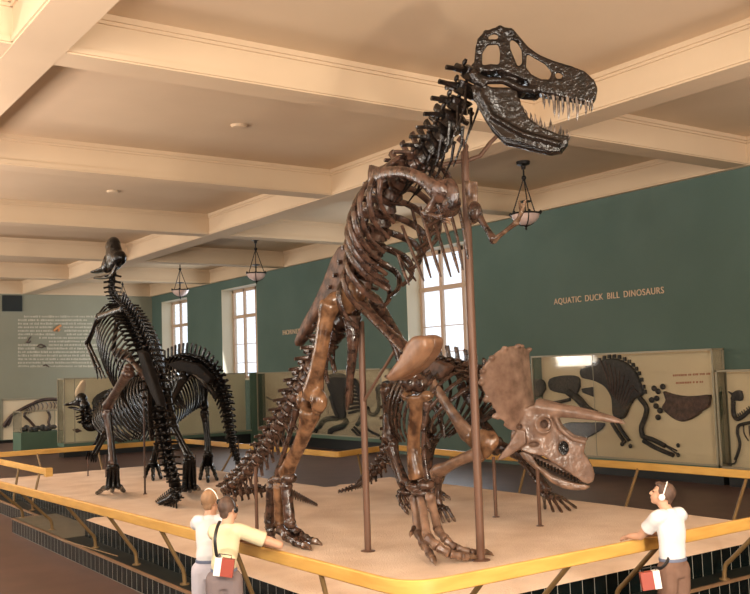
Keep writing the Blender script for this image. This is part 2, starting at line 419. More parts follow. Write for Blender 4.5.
# sand surface: subdivided with gentle unevenness
def in_poly(x, y, poly):
    c = False; n = len(poly)
    for i in range(n):
        (x1, y1), (x2, y2) = poly[i], poly[i-1]
        if (y1 > y) != (y2 > y) and x < (x2-x1)*(y-y1)/(y2-y1)+x1: c = not c
    return c
from mathutils import noise
bm = bmesh.new(); vs = [bm.verts.new((x-7, y-12, 0)) for x, y in SAND]; bm.faces.new(vs)
for ax, lo, hi in ((0, 4.18, 9.95), (1, 6.0, 19.9)):
    t = lo+.12
    while t < hi-.02:
        co = V((0, 0, 0)); no = V((0, 0, 0)); co[ax] = t-(7 if ax == 0 else 12); no[ax] = 1
        bmesh.ops.bisect_plane(bm, geom=bm.verts[:]+bm.edges[:]+bm.faces[:], plane_co=co, plane_no=no); t += .12
for v in bm.verts:
    n_ = noise.noise(V((v.co.x*1.3, v.co.y*1.3, 0)))*.010 + noise.noise(V((v.co.x*5, v.co.y*5, 3)))*.006
    v.co.z = .008 + n_ if not v.is_boundary else -.013
me = bpy.data.meshes.new('sand')
for f in bm.faces: f.smooth = True
for v in bm.verts: pass
bm.to_mesh(me); bm.free(); me.materials.append(M['sand'])
o = bpy.data.objects.new('sand', me); COL.objects.link(o); o.location = (7, 12, 0)
tag(o, 'pale sand spread over the display platform under all the skeletons', 'sand', kind='stuff')

# ================================================================== GUARD RAILS
def rounded(pts, rad, n=6):
    out = [V(pts[0])]
    for i in range(1, len(pts)-1):
        p, q, r = V(pts[i-1]), V(pts[i]), V(pts[i+1]); a = q + (p-q).normalized()*rad; c = q + (r-q).normalized()*rad
        for k in range(n+1): t = k/n; out.append(a*(1-t)**2 + q*2*t*(1-t) + c*t*t)
    out.append(V(pts[-1])); return out
def board(path, h=.105, t=.045):
    b = MB(); n = len(path); L_, R_ = [], []
    for i, p in enumerate(path):
        d = (path[min(i+1, n-1)]-path[max(i-1, 0)]); d.z = 0; d.normalize(); s = V((d.y, -d.x, 0))
        L_.append(p-s*t/2); R_.append(p+s*t/2)
    z = V((0, 0, h)); ch = V((0, 0, .008))
    vs = []; fs = []
    for i in range(n):
        s = (R_[i]-L_[i]).normalized()*.008
        vs += [L_[i]+ch, L_[i]+s, R_[i]-s, R_[i]+ch, R_[i]+z-ch, R_[i]+z-s, L_[i]+z+s, L_[i]+z-ch]
    for i in range(n-1):
        for k in range(8): k2 = (k+1) % 8; fs.append((i*8+k, i*8+k2, (i+1)*8+k2, (i+1)*8+k))
    fs.append(tuple(range(8))); fs.append(tuple(reversed(range((n-1)*8, n*8))))
    return b.add(vs, fs)
def rail_post(par, top, foot, knee=.12):
    top, foot = V(top), V(foot); kn = foot + V((0, 0, knee))
    path = [top, top.lerp(kn, .5)] + crv([top.lerp(kn, .82), kn+(top-kn)*.04, foot+V((0, 0, .03)), foot], 8)
    MB().tube(path, .021, 10).tube([foot, foot+V((0, 0, .012))], .05, 12).build('post', M['post'], par)
RZ = .34
rail = thing('guard_rail', (3.9, 8, FZ), 'long varnished yellow wooden rail with rounded corner around the near side of the sand platform', 'railing')
path = rounded([(3.40, 16.6, RZ), (3.76, 9.0, RZ), (3.90, 5.28, RZ), (9.6, 5.28, RZ), (10.3, 5.28, RZ)], .32)
board(path).build('handrail', M['wood'], rail, angle=30)
for x, y in ((3.66, 10.66), (3.60, 12.1), (3.53, 14.0), (3.48, 15.6), (3.73, 9.3), (3.80, 7.75), (3.86, 6.4)):
    rail_post(rail, (x+.01, y, RZ+.02), (4.0, y+.02, -.235))
for x in (4.55, 5.45, 6.5, 8.05, 9.3): rail_post(rail, (x, 5.28, RZ+.02), (x+.02, 5.78, -.235))
MB().tube([(3.98, 11.25, -.215), (3.60, 12.35, -.10+.0)], .006, 6).build('tie_rod', M['post'], rail)
rail2 = thing('guard_rail', (10.9, 11, FZ), 'varnished yellow wooden rail with slanted posts in front of the wall display cases', 'railing')
path = rounded([(10.95, 5.6, RZ+.02), (10.85, 9.5, RZ+.02), (10.55, 12.6, RZ+.02), (10.75, 15.0, RZ+.02), (9.2, 14.5, RZ+.02), (8.95, 20.7, RZ+.02), (4.9, 20.7, RZ+.02), (2.4, 20.75, RZ+.02)], .12)
board(path).build('handrail', M['wood'], rail2, angle=30)
for x, y, fx, fy in ((10.93, 7.4, 10.3, 7.3), (10.86, 9.1, 10.3, 9.0), (10.7, 11.2, 10.3, 11.1), (10.62, 13.0, 10.25, 12.9), (9.75, 14.68, 9.55, 14.2), (9.13, 16.0, 8.65, 15.9), (9.05, 18.3, 8.65, 18.2), (8.2, 20.7, 8.2, 20.35), (6.9, 20.7, 6.9, 20.35), (5.6, 20.7, 5.65, 20.35)):
    rail_post(rail2, (x, y, RZ+.04), (fx, fy, FZ if abs(y-20.7) < .1 and fx < 8 and False else -.26 if (fx < 10.26) else FZ))
rail3 = thing('guard_rail', (4.5, 17.5, FZ), 'short wooden rail ending in a square cap at the far left of the platform', 'railing')
board([V((4.5, 16.0, RZ+.02)), V((4.42, 19.0, RZ+.02)), V((4.40, 20.6, RZ+.02))]).build('handrail', M['wood'], rail3, angle=30)
MB().bx(4.45, 4.56, 15.93, 16.05, RZ, RZ+.14).build('end_cap', M['wood'], rail3, smooth=False)
for y in (16.4, 17.6, 19.2): rail_post(rail3, (4.49-.03*(y-16), y, RZ+.03), (4.36, y, -.235))
# ================================================================== DISPLAY CASES
def case(label, x0, x1, y0, y1, z0, z1, face, back, group='wall display cases', posts=(), plinth_in=.18, base_h=.10):
    """glass-fronted case; face '-x' (against the right wall) or '-y' (facing the platform)"""
    c = thing('display_case', ((x0+x1)/2, (y0+y1)/2, FZ), label, 'display case', group)
    MB().bx(x0+(plinth_in if face == '-x' else .04), x1, y0+(plinth_in if face == '-y' else .04), y1-.04, FZ, z0-base_h).build('plinth', M['plinth'], c, smooth=False)
    MB().bx(x0, x1, y0, y1, z0-base_h, z0).build('case_base', M['casegreen'], c, smooth=False)
    t = .035
    fr = MB()
    if face == '-x':
        fr.bx(x0, x0+t, y0, y0+t, z0, z1).bx(x0, x0+t, y1-t, y1, z0, z1).bx(x0, x0+t, y0, y1, z1-t, z1).bx(x0, x0+t, y0, y1, z0, z0+t)
        fr.bx(x0, x1, y0, y0+t, z1-t, z1).bx(x0, x1, y1-t, y1, z1-t, z1).bx(x1-t, x1, y0, y0+t, z0, z1).bx(x1-t, x1, y1-t, y1, z0, z1)
        MB().bx(x1-.05, x1-.02, y0+t, y1-t, z0, z1).build('back_panel', back, c, smooth=False)
        MB().bx(x0+.012, x0+.020, y0+t, y1-t, z0+t, z1-t).build('glass_front', M['glass'], c, smooth=False)
        MB().bx(x0+t, x1-t, y0+.01, y0+.018, z0, z1-t).build('glass_side', M['glass'], c, smooth=False); MB().bx(x0+t, x1-t, y1-.018, y1-.01, z0, z1-t).build('glass_side', M['glass'], c, smooth=False)
        for p in posts: MB().bx(x0+.004, x0+.012, p-.006, p+.006, z0+t, z1-t).build('glass_joint', M['caseframe'], c, smooth=False)
    else:
        fr.bx(x0, x0+t, y0, y0+t, z0, z1).bx(x1-t, x1, y0, y0+t, z0, z1).bx(x0, x1, y0, y0+t, z1-t, z1).bx(x0, x1, y0, y0+t, z0, z0+t)
        fr.bx(x0, x0+t, y0, y1, z1-t, z1).bx(x0, x0+t, y1-t, y1, z0, z1)
        MB().bx(x0+t, x1-t, y1-.05, y1-.02, z0, z1).build('back_panel', back, c, smooth=False)
        MB().bx(x0+t, x1-t, y0+.012, y0+.020, z0+t, z1-t).build('glass_front', M['glass'], c, smooth=False)
        MB().bx(x0+.01, x0+.018, y0+t, y1-t, z0, z1-t).build('glass_side', M['glass'], c, smooth=False)
        for p in posts: MB().bx(p-.012, p+.012, y0+.0, y0+.012, z0+t, z1-t).build('glass_joint', M['caseframe'], c, smooth=False)
    fr.build('frame', M['caseframe'], c, smooth=False)
    return c
case('long glass wall case with a crouching dark fossil, right of the horned skull', 15.30, 15.66, 10.93, 15.75, -.09, 2.11, '-x', M['panel'], posts=(13.9,))
case('lower glass wall case at the right edge with a thin long-necked fossil', 15.25, 15.60, 7.4, 10.86, -.10, 1.70, '-x', M['panel'])
case('glass wall case with a dark blue fossil, seen behind the striding hind legs', 15.30, 15.66, 21.75, 29.2, -.02, 1.96, '-x', M['panel'], posts=(25.5,))
case('wide pale case across the far end behind the two black skeletons', 8.72, 15.25, 29.25, 29.95, -.02, 1.97, '-y', M['panelgreen'], group='case across the hall', posts=(9.05,))
o = MB().bx(15.1, 15.64, 29.24, 29.34, FZ, 1.97).build('corner_post', M['casegreen'], smooth=False)
tag(o, 'green corner post where the two display cases meet below the window', 'post')
# slab panel and small glass case at the far left
c = thing('specimen_board', (8.5, 38.9, FZ), 'pale framed panel holding a small long-tailed fossil at the far left wall', 'panel')
pz0 = ony(2, 440, 38.9).z; pz1 = ony(4, 399, 38.9).z; px0 = ony(3, 420, 38.9).x
MB().bx(px0, 13.2, 38.9, 39.0, pz0, pz1).build('panel', M['panel'], c, smooth=False)
MB().bx(px0-.05, 13.25, 38.86, 38.9, pz1-.06, pz1).bx(px0-.05, px0, 38.86, 38.9, pz0, pz1).build('frame', M['caseframe'], c, smooth=False)
MB().bx(px0-1.2, 13.2, 38.7, 39.05, FZ+.12, pz0).build('ledge', M['casegreen'], c, smooth=False)
MB().bx(px0-1.2, 13.2, 38.8, 39.05, FZ, FZ+.12).build('plinth', M['plinth'], c, smooth=False)
Yc = 31.5
x0, x1 = ony(21, 430, Yc).x, ony(42, 430, Yc).x; x2 = x1+.0
zt, zm = ony(40, 411, Yc).z, ony(40, 432, Yc).z
x1 = ony(64, 430, Yc).x
c = thing('tabletop_case', (x0, Yc, FZ), 'small glass box case on a grey-green base at the far left', 'display case')
MB().bx(x0, x1, Yc, Yc+1.0, FZ+.12, zm).build('case_base', M['casegreen'], c, smooth=False)
MB().bx(x0+.08, x1-.05, Yc+.08, Yc+.95, FZ, FZ+.12).build('plinth', M['plinth'], c, smooth=False)
t = .02; f = MB()
for xx in (x0, x1-t):
    for yy in (Yc, Yc+1-t): f.bx(xx, xx+t, yy, yy+t, zm, zt)
for yy in (Yc, Yc+1-t): f.bx(x0, x1, yy, yy+t, zt-t, zt)
for xx in (x0, x1-t): f.bx(xx, xx+t, Yc, Yc+1, zt-t, zt)
f.build('frame', M['caseframe'], c, smooth=False)
MB().bx(x0+t, x1-t, Yc+.005, Yc+.012, zm, zt-t).bx(x0+.005, x0+.012, Yc+t, Yc+1-t, zm, zt-t).build('glass_front', M['glass'], c, smooth=False)
sp = MB()
for i in range(9): sp.ell((x0+.2+i*(x1-x0-.4)/8, Yc+.5+.1*math.sin(i*2), zm+.09+.03*math.sin(i*1.7)), (.11, .12, .08+.03*(i % 2)))
o = sp.organic('fossil_block', M['fossil'], None, .02, 2)
tag(o, 'low dark lump of fossil bone inside the small glass case', 'fossil')

# ================================================================== FOSSILS IN THE CASES
class Relief:
    """fossil relief lying on a case back panel: outlines and bars taken on plane X=x (or Y=y), with real thickness"""
    def __init__(s, axis, v, z, org): s.axis, s.v, s.z, s.org = axis, v, z, org
    def p(s, q, d=0):
        px, py = s.org[0]+q[0]/s.z, s.org[1]+q[1]/s.z
        return onx(px, py, s.v-d) if s.axis == 'x' else ony(px, py, s.v-d)
    def slab(s, pts, d=.05, b=None):
        n_ = len(pts); P3 = list(pts)+list(pts[:1])
        if n_ > 5: pts = [q for q in [tuple(.5*(2*p1[k]+(p2[k]-p0[k])*t+(2*p0[k]-5*p1[k]+4*p2[k]-p3[k])*t*t+(3*p1[k]-p0[k]-3*p2[k]+p3[k])*t**3) for k in (0, 1)) for i in range(n_) for p0, p1, p2, p3 in [(pts[i-1], pts[i], pts[(i+1) % n_], pts[(i+2) % n_])] for t in (0, .33, .66)]]
        A = [s.p(q) for q in pts]; c = sum(A, V((0, 0, 0)))/len(A); off = V((-d, 0, 0)) if s.axis == 'x' else V((0, -d, 0))
        B = [c+(a-c)*.94+off for a in A]
        return (b or MB()).prism(A, B)
    def bar(s, pts, r, b=None, d=.04, n=10):
        P_ = [s.p(q, d) for q in cr(pts, n)]
        return (b or MB()).tube(P_, [(r*.9+.1*r*math.sin(i*2.1), r*.9) for i in range(len(P_))] if not isinstance(r, list) else [x[0] for x in cr([(q,) for q in r], n)], 7)
    def segs(s, pts, r, b, n, d=.04):
        P_ = [s.p(q, d) for q in cr(pts, n)]
        for a, c in zip(P_, P_[1:]): b.ell((a+c)/2, (r, r, r*.9), nu=8, nv=5)
        return b
def fossil(label, loc): return thing('fossil_skeleton', loc, label, 'fossil')
R = Relief('x', 15.60, 3, (500, 320))
f1 = fossil('dark crouching duck-billed fossil with arched back in the long wall case', R.p((400, 250)))
b = R.slab([(240, 150), (262, 138), (290, 125), (340, 112), (380, 124), (408, 148), (424, 180), (437, 222), (414, 236), (400, 250), (378, 296), (345, 293), (340, 240), (322, 205), (298, 188), (270, 178), (246, 172)], .07)
b.organic('rib_cage', M['fossil'], f1, .02, 2)
for i in range(9):
    t = i/8; R.bar([(300+t*115, 118+t*40+60*t*t), (318+t*80, 165+t*45), (330+t*40, 215+t*50)], .016, None, .075, 8).build('rib', M['fossil_brown'], f1)
b = MB()
for i in range(16):
    t = i/15; q = cr([(250, 150), (300, 120), (345, 108), (390, 125), (420, 160), (437, 215)], 15)[i]
    b.add(*(lambda m: (m.v, m.f))(R.slab([(q[0]-4, q[1]+6), (q[0]-3, q[1]-6), (q[0]+3, q[1]-6), (q[0]+4, q[1]+6)], .05)))
b.build('spine', M['fossil'], f1)
R.slab([(150, 176), (200, 165), (240, 170), (244, 200), (232, 224), (196, 222), (152, 210)], .06).organic('body_block', M['fossil'], f1, .02, 2)
R.slab([(86, 192), (112, 176), (136, 182), (140, 208), (122, 230), (92, 226)], .05).organic('tail_block', M['fossil'], f1, .02, 2)
R.slab([(246, 205), (282, 200), (286, 232), (250, 218)], .05).organic('hip_block', M['fossil'], f1, .02, 1)
R.bar([(205, 215), (236, 238), (262, 268), (288, 283)], .10).build('arm', M['fossil'], f1)
R.bar([(120, 250), (165, 248), (210, 238)], .045).build('rib', M['fossil'], f1)
R.bar([(335, 308), (352, 335), (375, 368)], .045).build('forelimb', M['fossil'], f1)
R.bar([(352, 308), (366, 332), (388, 362)], .04).build('forelimb', M['fossil'], f1)
for q in ((366, 372), (391, 378)): MB().ell(R.p(q, .03), (.03, .05, .05), nu=8, nv=6).build('claw', M['fossil'], f1)
R.bar([(418, 232), (440, 262), (436, 290), (424, 325), (430, 352)], .06).build('hind_leg', M['fossil'], f1)
R.bar([(428, 350), (460, 360), (495, 378)], .055).build('shin', M['fossil'], f1)
R.bar([(430, 362), (470, 385), (520, 406)], .05).build('shin', M['fossil'], f1)
for p_, q_ in (((498, 376), (530, 392)), ((500, 380), (532, 402))): R.bar([p_, q_], .018).build('toe', M['fossil'], f1)
for q in ((534, 376), (534, 405)): MB().ell(R.p(q, .03), (.03, .04, .045), nu=8, nv=6).build('claw', M['fossil'], f1)
R.slab([(180, 318), (210, 306), (260, 306), (320, 308), (300, 335), (262, 354), (226, 356), (190, 340)], .05).organic('hand_block', M['fossil'], f1, .02, 2)
R.slab([(492, 212), (520, 220), (560, 227), (600, 226), (636, 224), (634, 258), (612, 274), (590, 292), (556, 306), (530, 300), (505, 282), (488, 262), (500, 240)], .08).organic('skull', M['fossil_brown'], f1, .02, 2)
for q in ((462, 205), (474, 214), (470, 235), (455, 240), (468, 258), (480, 272), (474, 292), (488, 200)): MB().ell(R.p(q, .03), (.04, .07, .06), nu=8, nv=6).build('neck_bone', M['fossil'], f1)
# middle case
R = Relief('x', 15.60, 5, (250, 360))
f2 = fossil('dark blue-grey fossil with bent limbs and hooked neck in the case behind the hind legs', R.p((480, 200)))
R.slab([(388, 78), (430, 62), (475, 68), (500, 100), (480, 150), (478, 230), (484, 290), (450, 300), (435, 240), (415, 190), (392, 140)], .07).organic('body_block', M['fossil'], f2, .025, 2)
for i in range(9):
    t = i/8; R.bar([(478+t*16, 95+t*170), (525+t*25, 105+t*150), (548+t*22, 150+t*130)], .045, None, .07, 8).build('rib', M['fossil'], f2)
R.bar([(520, 98), (552, 150), (570, 215), (562, 275), (535, 325)], .07).build('spine', M['fossil'], f2)
R.bar([(405, 180), (425, 245), (445, 290)], .10).build('thigh', M['fossil'], f2)
R.bar([(485, 300), (462, 330), (405, 352), (402, 385)], .10).build('shin', M['fossil'], f2)
R.bar([(402, 380), (430, 392), (465, 388)], .05).build('foot', M['fossil'], f2)
R.bar([(402, 388), (425, 405), (440, 408)], .04).build('foot', M['fossil'], f2)
R.bar([(440, 290), (375, 298), (345, 335)], .09).build('arm', M['fossil'], f2)
for q in ((300, 355), (308, 368), (322, 378)): R.bar([(345, 335), q], .03).build('finger', M['fossil'], f2)
for dx, dy in ((0, 0), (32, -24), (-10, 12)): R.bar([(520+dx, 335+dy), (565+dx, 378+dy), (612+dx, 402+dy)], .04).build('forelimb', M['fossil'], f2)
R.bar([(585, 235), (598, 268), (625, 270), (645, 235), (640, 165), (665, 120)], .07, None, .04, 16).build('neck', M['fossil'], f2)
R.slab([(632, 150), (650, 118), (690, 100), (712, 115), (712, 170), (690, 195), (655, 180)], .08).organic('skull', M['fossil'], f2, .025, 2)
R.bar([(82, 185), (110, 200), (145, 205)], .03).build('tail', M['fossil'], f2)
# right-edge case
R = Relief('x', 15.53, 5.4, (700, 370))
f3 = fossil('thin long-necked fossil hanging in the case at the right edge', R.p((210, 300)))
R.slab([(152, 112), (180, 122), (200, 108), (230, 112), (238, 150), (225, 168), (195, 165), (178, 176), (170, 150), (176, 138)], .05).organic('skull', M['fossil'], f3, .014, 1)
b = MB(); R.segs([(180, 172), (180, 220), (186, 250), (205, 266), (235, 248), (262, 225), (300, 205), (360, 190), (420, 190)], .045, b, 30); b.build('spine', M['fossil'], f3)
for i in range(8): q = cr([(190, 250), (215, 250), (240, 232), (270, 212)], 7)[i]; R.bar([q, (q[0]-8, q[1]-16)], .012).build('spine_spike', M['fossil'], f3)
R.bar([(300, 280), (240, 290), (206, 305), (203, 345)], .035).build('thigh', M['fossil'], f3)
R.bar([(203, 345), (216, 395), (208, 440), (190, 485)], .03).build('shin', M['fossil'], f3)
R.bar([(196, 482), (186, 504), (152, 508)], .016).build('foot', M['fossil'], f3)
for i in range(5): R.bar([(235+i*30, 300), (240+i*30, 345+i*6), (262+i*28, 382+i*6)], .014).build('rib', M['fossil_brown'], f3)
R.slab([(108, 88), (120, 88), (140, 508), (126, 508)], .04).build('edge_strip', M['casegreen'], f3, smooth=False)
# the far case's dark slab and little tail
R = Relief('y', 29.88, 5.4, (60, 370))
f4 = fossil('dense dark fossil body slab in the pale case, seen through the black ribs', R.p((350, 220)))
R.slab([(170, 175), (200, 130), (250, 105), (330, 92), (420, 80), (520, 76), (560, 120), (560, 260), (520, 320), (440, 335), (370, 325), (330, 300), (300, 300), (240, 300), (190, 260)], .12).organic('body_block', M['fossil'], f4, .03, 2)
b = MB(); R.segs([(308, 322), (345, 350), (390, 372), (450, 376)], .06, b, 14); b.build('tail', M['fossil_brown'], f4)
R.slab([(65, 322), (95, 315), (120, 330), (90, 340)], .03).build('label_stone', M['fossil_brown'], f4)
# far-left panel skeleton
R = Relief('y', 38.88, 5.4, (0, 370))
f5 = fossil('pale brown long-tailed skeleton arched on the panel at the far left wall', R.p((200, 220)))
b = MB(); R.segs([(22, 300), (40, 275), (60, 250), (90, 228), (130, 205), (170, 185), (220, 165), (280, 158), (330, 165), (352, 180)], .075, b, 46); b.build('spine', M['blackbrown'], f5)
for i in range(20): q = cr([(130, 205), (170, 185), (220, 165), (280, 158), (330, 165)], 19)[i]; R.bar([q, (q[0]+2, q[1]-11)], .02, None, .04, 2).build('spine_spike', M['blackbrown'], f5)
for i in range(10): q = cr([(150, 200), (200, 182), (270, 172), (310, 172)], 9)[i]; R.bar([q, (q[0]+10, q[1]+18), (q[0]+4, q[1]+36)], .022, None, .05, 5).build('rib', M['blackbrown'], f5)
for pts in ([(40, 280), (30, 300), (22, 308)], [(60, 255), (50, 285), (40, 300)], [(150, 215), (130, 245), (160, 275), (190, 310)], [(255, 215), (270, 250), (262, 285), (275, 310)], [(330, 185), (345, 220), (335, 240)]):
    R.bar(pts, .06, None, .06, 8).build('limb', M['blackbrown'], f5)
# caption lines in the right case
cap = thing('caption_text', onx(690, 380, 15.6), 'two faint red caption lines at the top right of the long case', 'lettering')
for (x0, x1, y0, dy) in ((673, 709, 374.5, -1.8), (676, 703, 382, -1.2)):
    x = x0; k = 0
    while x < x1:
        wd = random.choice((1.2, 1.6, 2.0)); t = (x-x0)/(x1-x0)
        MB().prism([onx(x, y0+dy*t, 15.612), onx(x+wd, y0+dy*t, 15.612), onx(x+wd, y0+dy*t+2.0, 15.612), onx(x, y0+dy*t+2.0, 15.612)],
                   [p + V((-.006, 0, 0)) for p in (onx(x, y0+dy*t, 15.612), onx(x+wd, y0+dy*t, 15.612), onx(x+wd, y0+dy*t+2.0, 15.612), onx(x, y0+dy*t+2.0, 15.612))]).build('letter', M['redtext'], cap, smooth=False)
        x += wd+random.choice((.5, .5, .6, 1.6))

# ================================================================== WALL LETTERING
def wall_text(name, text, y_left, y_right, z0, height, label):
    """raised letters, one part per word"""
    t = thing(name, (WX-.012, y_left, z0), label, 'lettering')
    def word_mesh(w):
        cu = bpy.data.curves.new('w', 'FONT'); cu.body = w; cu.size = 1; cu.extrude = .02; cu.space_character = 1.12
        o = bpy.data.objects.new('w', cu); COL.objects.link(o); dg = bpy.context.evaluated_depsgraph_get(); dg.update()
        me = bpy.data.meshes.new_from_object(o.evaluated_get(dg)); bpy.data.objects.remove(o); return me
    ms = [word_mesh(w) for w in text.split()]; off = 0; offs = []
    for me in ms: offs.append(off); off += max(v.co.x for v in me.vertices)+.62
    sx = abs(y_left-y_right)/(off-.62); sy = height/.70
    for me, of in zip(ms, offs):
        for v in me.vertices: x, y, z = v.co; v.co = V((-(z*.4), -(x+of)*sx, y*sy))
        me.materials.clear(); me.materials.append(M['letter']); me.name = 'word'
        o = bpy.data.objects.new('word', me); COL.objects.link(o); o.parent = t
    return t
wall_text('wall_lettering', 'AQUATIC  DUCK  BILL  DINOSAURS', 15.31, 12.25, 3.27, .135, 'raised cream letters reading AQUATIC DUCK BILL DINOSAURS on the green wall')
wall_text('wall_lettering', 'HORNED  DINOSAURS', 27.97, 24.9, 3.20, .16, 'raised cream letters on the green wall, running behind the hip of the big skeleton')
# block of small wall text on the far wall: rows of tiny painted marks
tb = thing('wall_text_panel', (ony(60, 345, FY).x, FY-.01, ony(60, 345, FY).z), 'block of small pale painted text lines on the far end wall', 'lettering')
rows = 15
for i in range(rows):
    b = MB(); y = 316.5 + i*3.55; x = 18 + (6 if i == 0 else 0); xe = 98 + random.uniform(-12, 6)
    if i == 8: x = 18
    while x < xe:
        wd = random.uniform(1.2, 5.5)
        skip = (i in (3, 4, 5) and 53 < x < 62) or (i in (6, 7) and 26 < x < 36) or (i in (8, 9) and 36 < x < 46) or (i == 7 and x < 45)
        if not skip:
            p0, p1 = ony(x, y, FY), ony(x+wd, y+.05, FY); h = .035+.012*random.random(); xx = p0.x
            while xx < p1.x:
                l = random.uniform(.02, .05); b.bx(xx, xx+l, FY-.008, FY-.002, p0.z-h, p0.z+h*(.6 if random.random() < .6 else 1)); xx += l+.022
        x += wd+1.1
    if b.v: b.build('text_line', M['whitetext'], tb, smooth=False)
def wall_mark(pts, r, m, name): MB().tube([ony(*p, FY-.02) for p in pts], r, 6).build(name, m, tb)
wall_mark([(54, 331), (57, 327.5), (61, 325.5)], .05, M['orange'], 'painted_sketch'); wall_mark([(57, 327), (59.5, 330), (58, 331)], .045, M['orange'], 'painted_sketch')
for pts in ([(27, 343), (29, 339), (31, 336.5)], [(26, 342), (29, 343), (31, 341)], [(37, 346.5), (41, 344), (46, 347)], [(39, 347), (42, 348), (45, 345)], [(43, 366), (46, 364.5), (49, 367)]): wall_mark(pts, .022, M['farwall'] if False else M['fossil_brown'], 'painted_sketch')
p0, p1 = ony(2, 295.3, FY), ony(22, 311.5, FY)
vg = thing('wall_vent', (p0.x, FY, p1.z), 'black square grille high on the far end wall', 'vent')
MB().bx(p0.x, p1.x, FY-.05, FY, p1.z, p0.z).build('frame', M['vent'], vg, smooth=False)
b = MB()
for i in range(10): z = p1.z+.04+(p0.z-p1.z-.08)*i/9; b.bx(p0.x+.04, p1.x-.04, FY-.065, FY-.05, z, z+.03)
b.build('grille', M['plinth'], vg, smooth=False)
# small ceiling roses
for n, (px, py) in enumerate(((239, 125), (113, 191))):
    p = onz(px, py, CZ); o = MB().lathe((p.x, p.y, CZ-.05), [(.03, 0), (.12, .01), (.14, .05)], 14).build('ceiling_rose', M['ceil'])
    tag(o, ['small round plaster boss on the ceiling panel nearer the big skeleton', 'small round plaster boss on the ceiling panel above the black duck-billed head'][n], 'ceiling boss')

# ================================================================== HANGING LAMPS
def lamp(loc):
    x, y, z = loc; H = CZ - z     # z = bottom of bowl
    t = thing('hanging_lamp', loc, 'x', 'lamp', 'bowl lamps hung along the window side')
    MB().lathe((x, y, CZ-.06), [(.04, -.10), (.05, -.03), (.13, .0), (.14, .06)], 18).tube([(x, y, CZ-.3), (x, y, CZ)], .018, 8).build('canopy', M['iron'], t)
    zt = CZ-.33; zr = z+.28
    for k in range(3):
        a = PI/2+.5+2*PI*k/3; ex, ey = x+.27*math.cos(a), y+.27*math.sin(a)
        b = MB(); n = 18
        for i in range(n):
            u0, u1 = i/n, (i+1)/n; p, q = V((x, y, zt)).lerp(V((ex, ey, zr)), u0), V((x, y, zt)).lerp(V((ex, ey, zr)), u1)
            b.tube([p, p.lerp(q, .5), q], [.008, .016, .008], 6)
        b.build('chain', M['iron'], t)
    MB().ell((x, y, zt), (.05, .05, .05)).build('chain_hook', M['iron'], t)
    MB().lathe((x, y, z), [(.005, .03), (.10, .045), (.20, .10), (.26, .17), (.285, .25), (.27, .25), (.24, .17), (.18, .11), (.09, .065), (.01, .055)], 28).build('bowl', M['bowl'], t)
    b = MB().tube([(x+.29*math.cos(2*PI*i/28), y+.29*math.sin(2*PI*i/28), z+.255) for i in range(29)], .02, 6)
    for k in range(6):
        a = 2*PI*k/6; b.ell((x+.31*math.cos(a), y+.31*math.sin(a), z+.27), (.03, .03, .04), nu=8, nv=6)
    b.build('rim', M['iron'], t)
    b = MB()
    for k in range(3):
        a = PI/2+.5+2*PI*k/3
        b.tube([(x+r*math.cos(a), y+r*math.sin(a), z+h) for r, h in ((.292, .25), (.266, .16), (.205, .09), (.10, .035), (.0, .02))], .011, 6)
    b.lathe((x, y, z-.07), [(.004, 0), (.025, .02), (.012, .05), (.045, .08), (.03, .1)], 12)
    b.build('strap_finial', M['iron'], t)
    MB().tube([(x, y, z+.10), (x, y, z+.52)], .014, 8).lathe((x, y, z+.48), [(.01, 0), (.13, .02), (.13, .035), (.01, .06)], 14).build('lamp_stem', M['iron'], t)
    return t
L0 = lamp((13.2, 13.55, 4.66)); L0['label'] = 'bowl lamp on chains nearest the camera, beside the small raised foreclaw'
for y, lb in ((25.05, 'bowl lamp on chains in front of the middle window, second from the camera'), (30.7, 'bowl lamp on chains in front of the far tall window, third from the camera'), (36.4, 'farthest small bowl lamp, seen just right of the black skeleton neck')):
    clone(L0, (13.2, y, 4.66), lb)
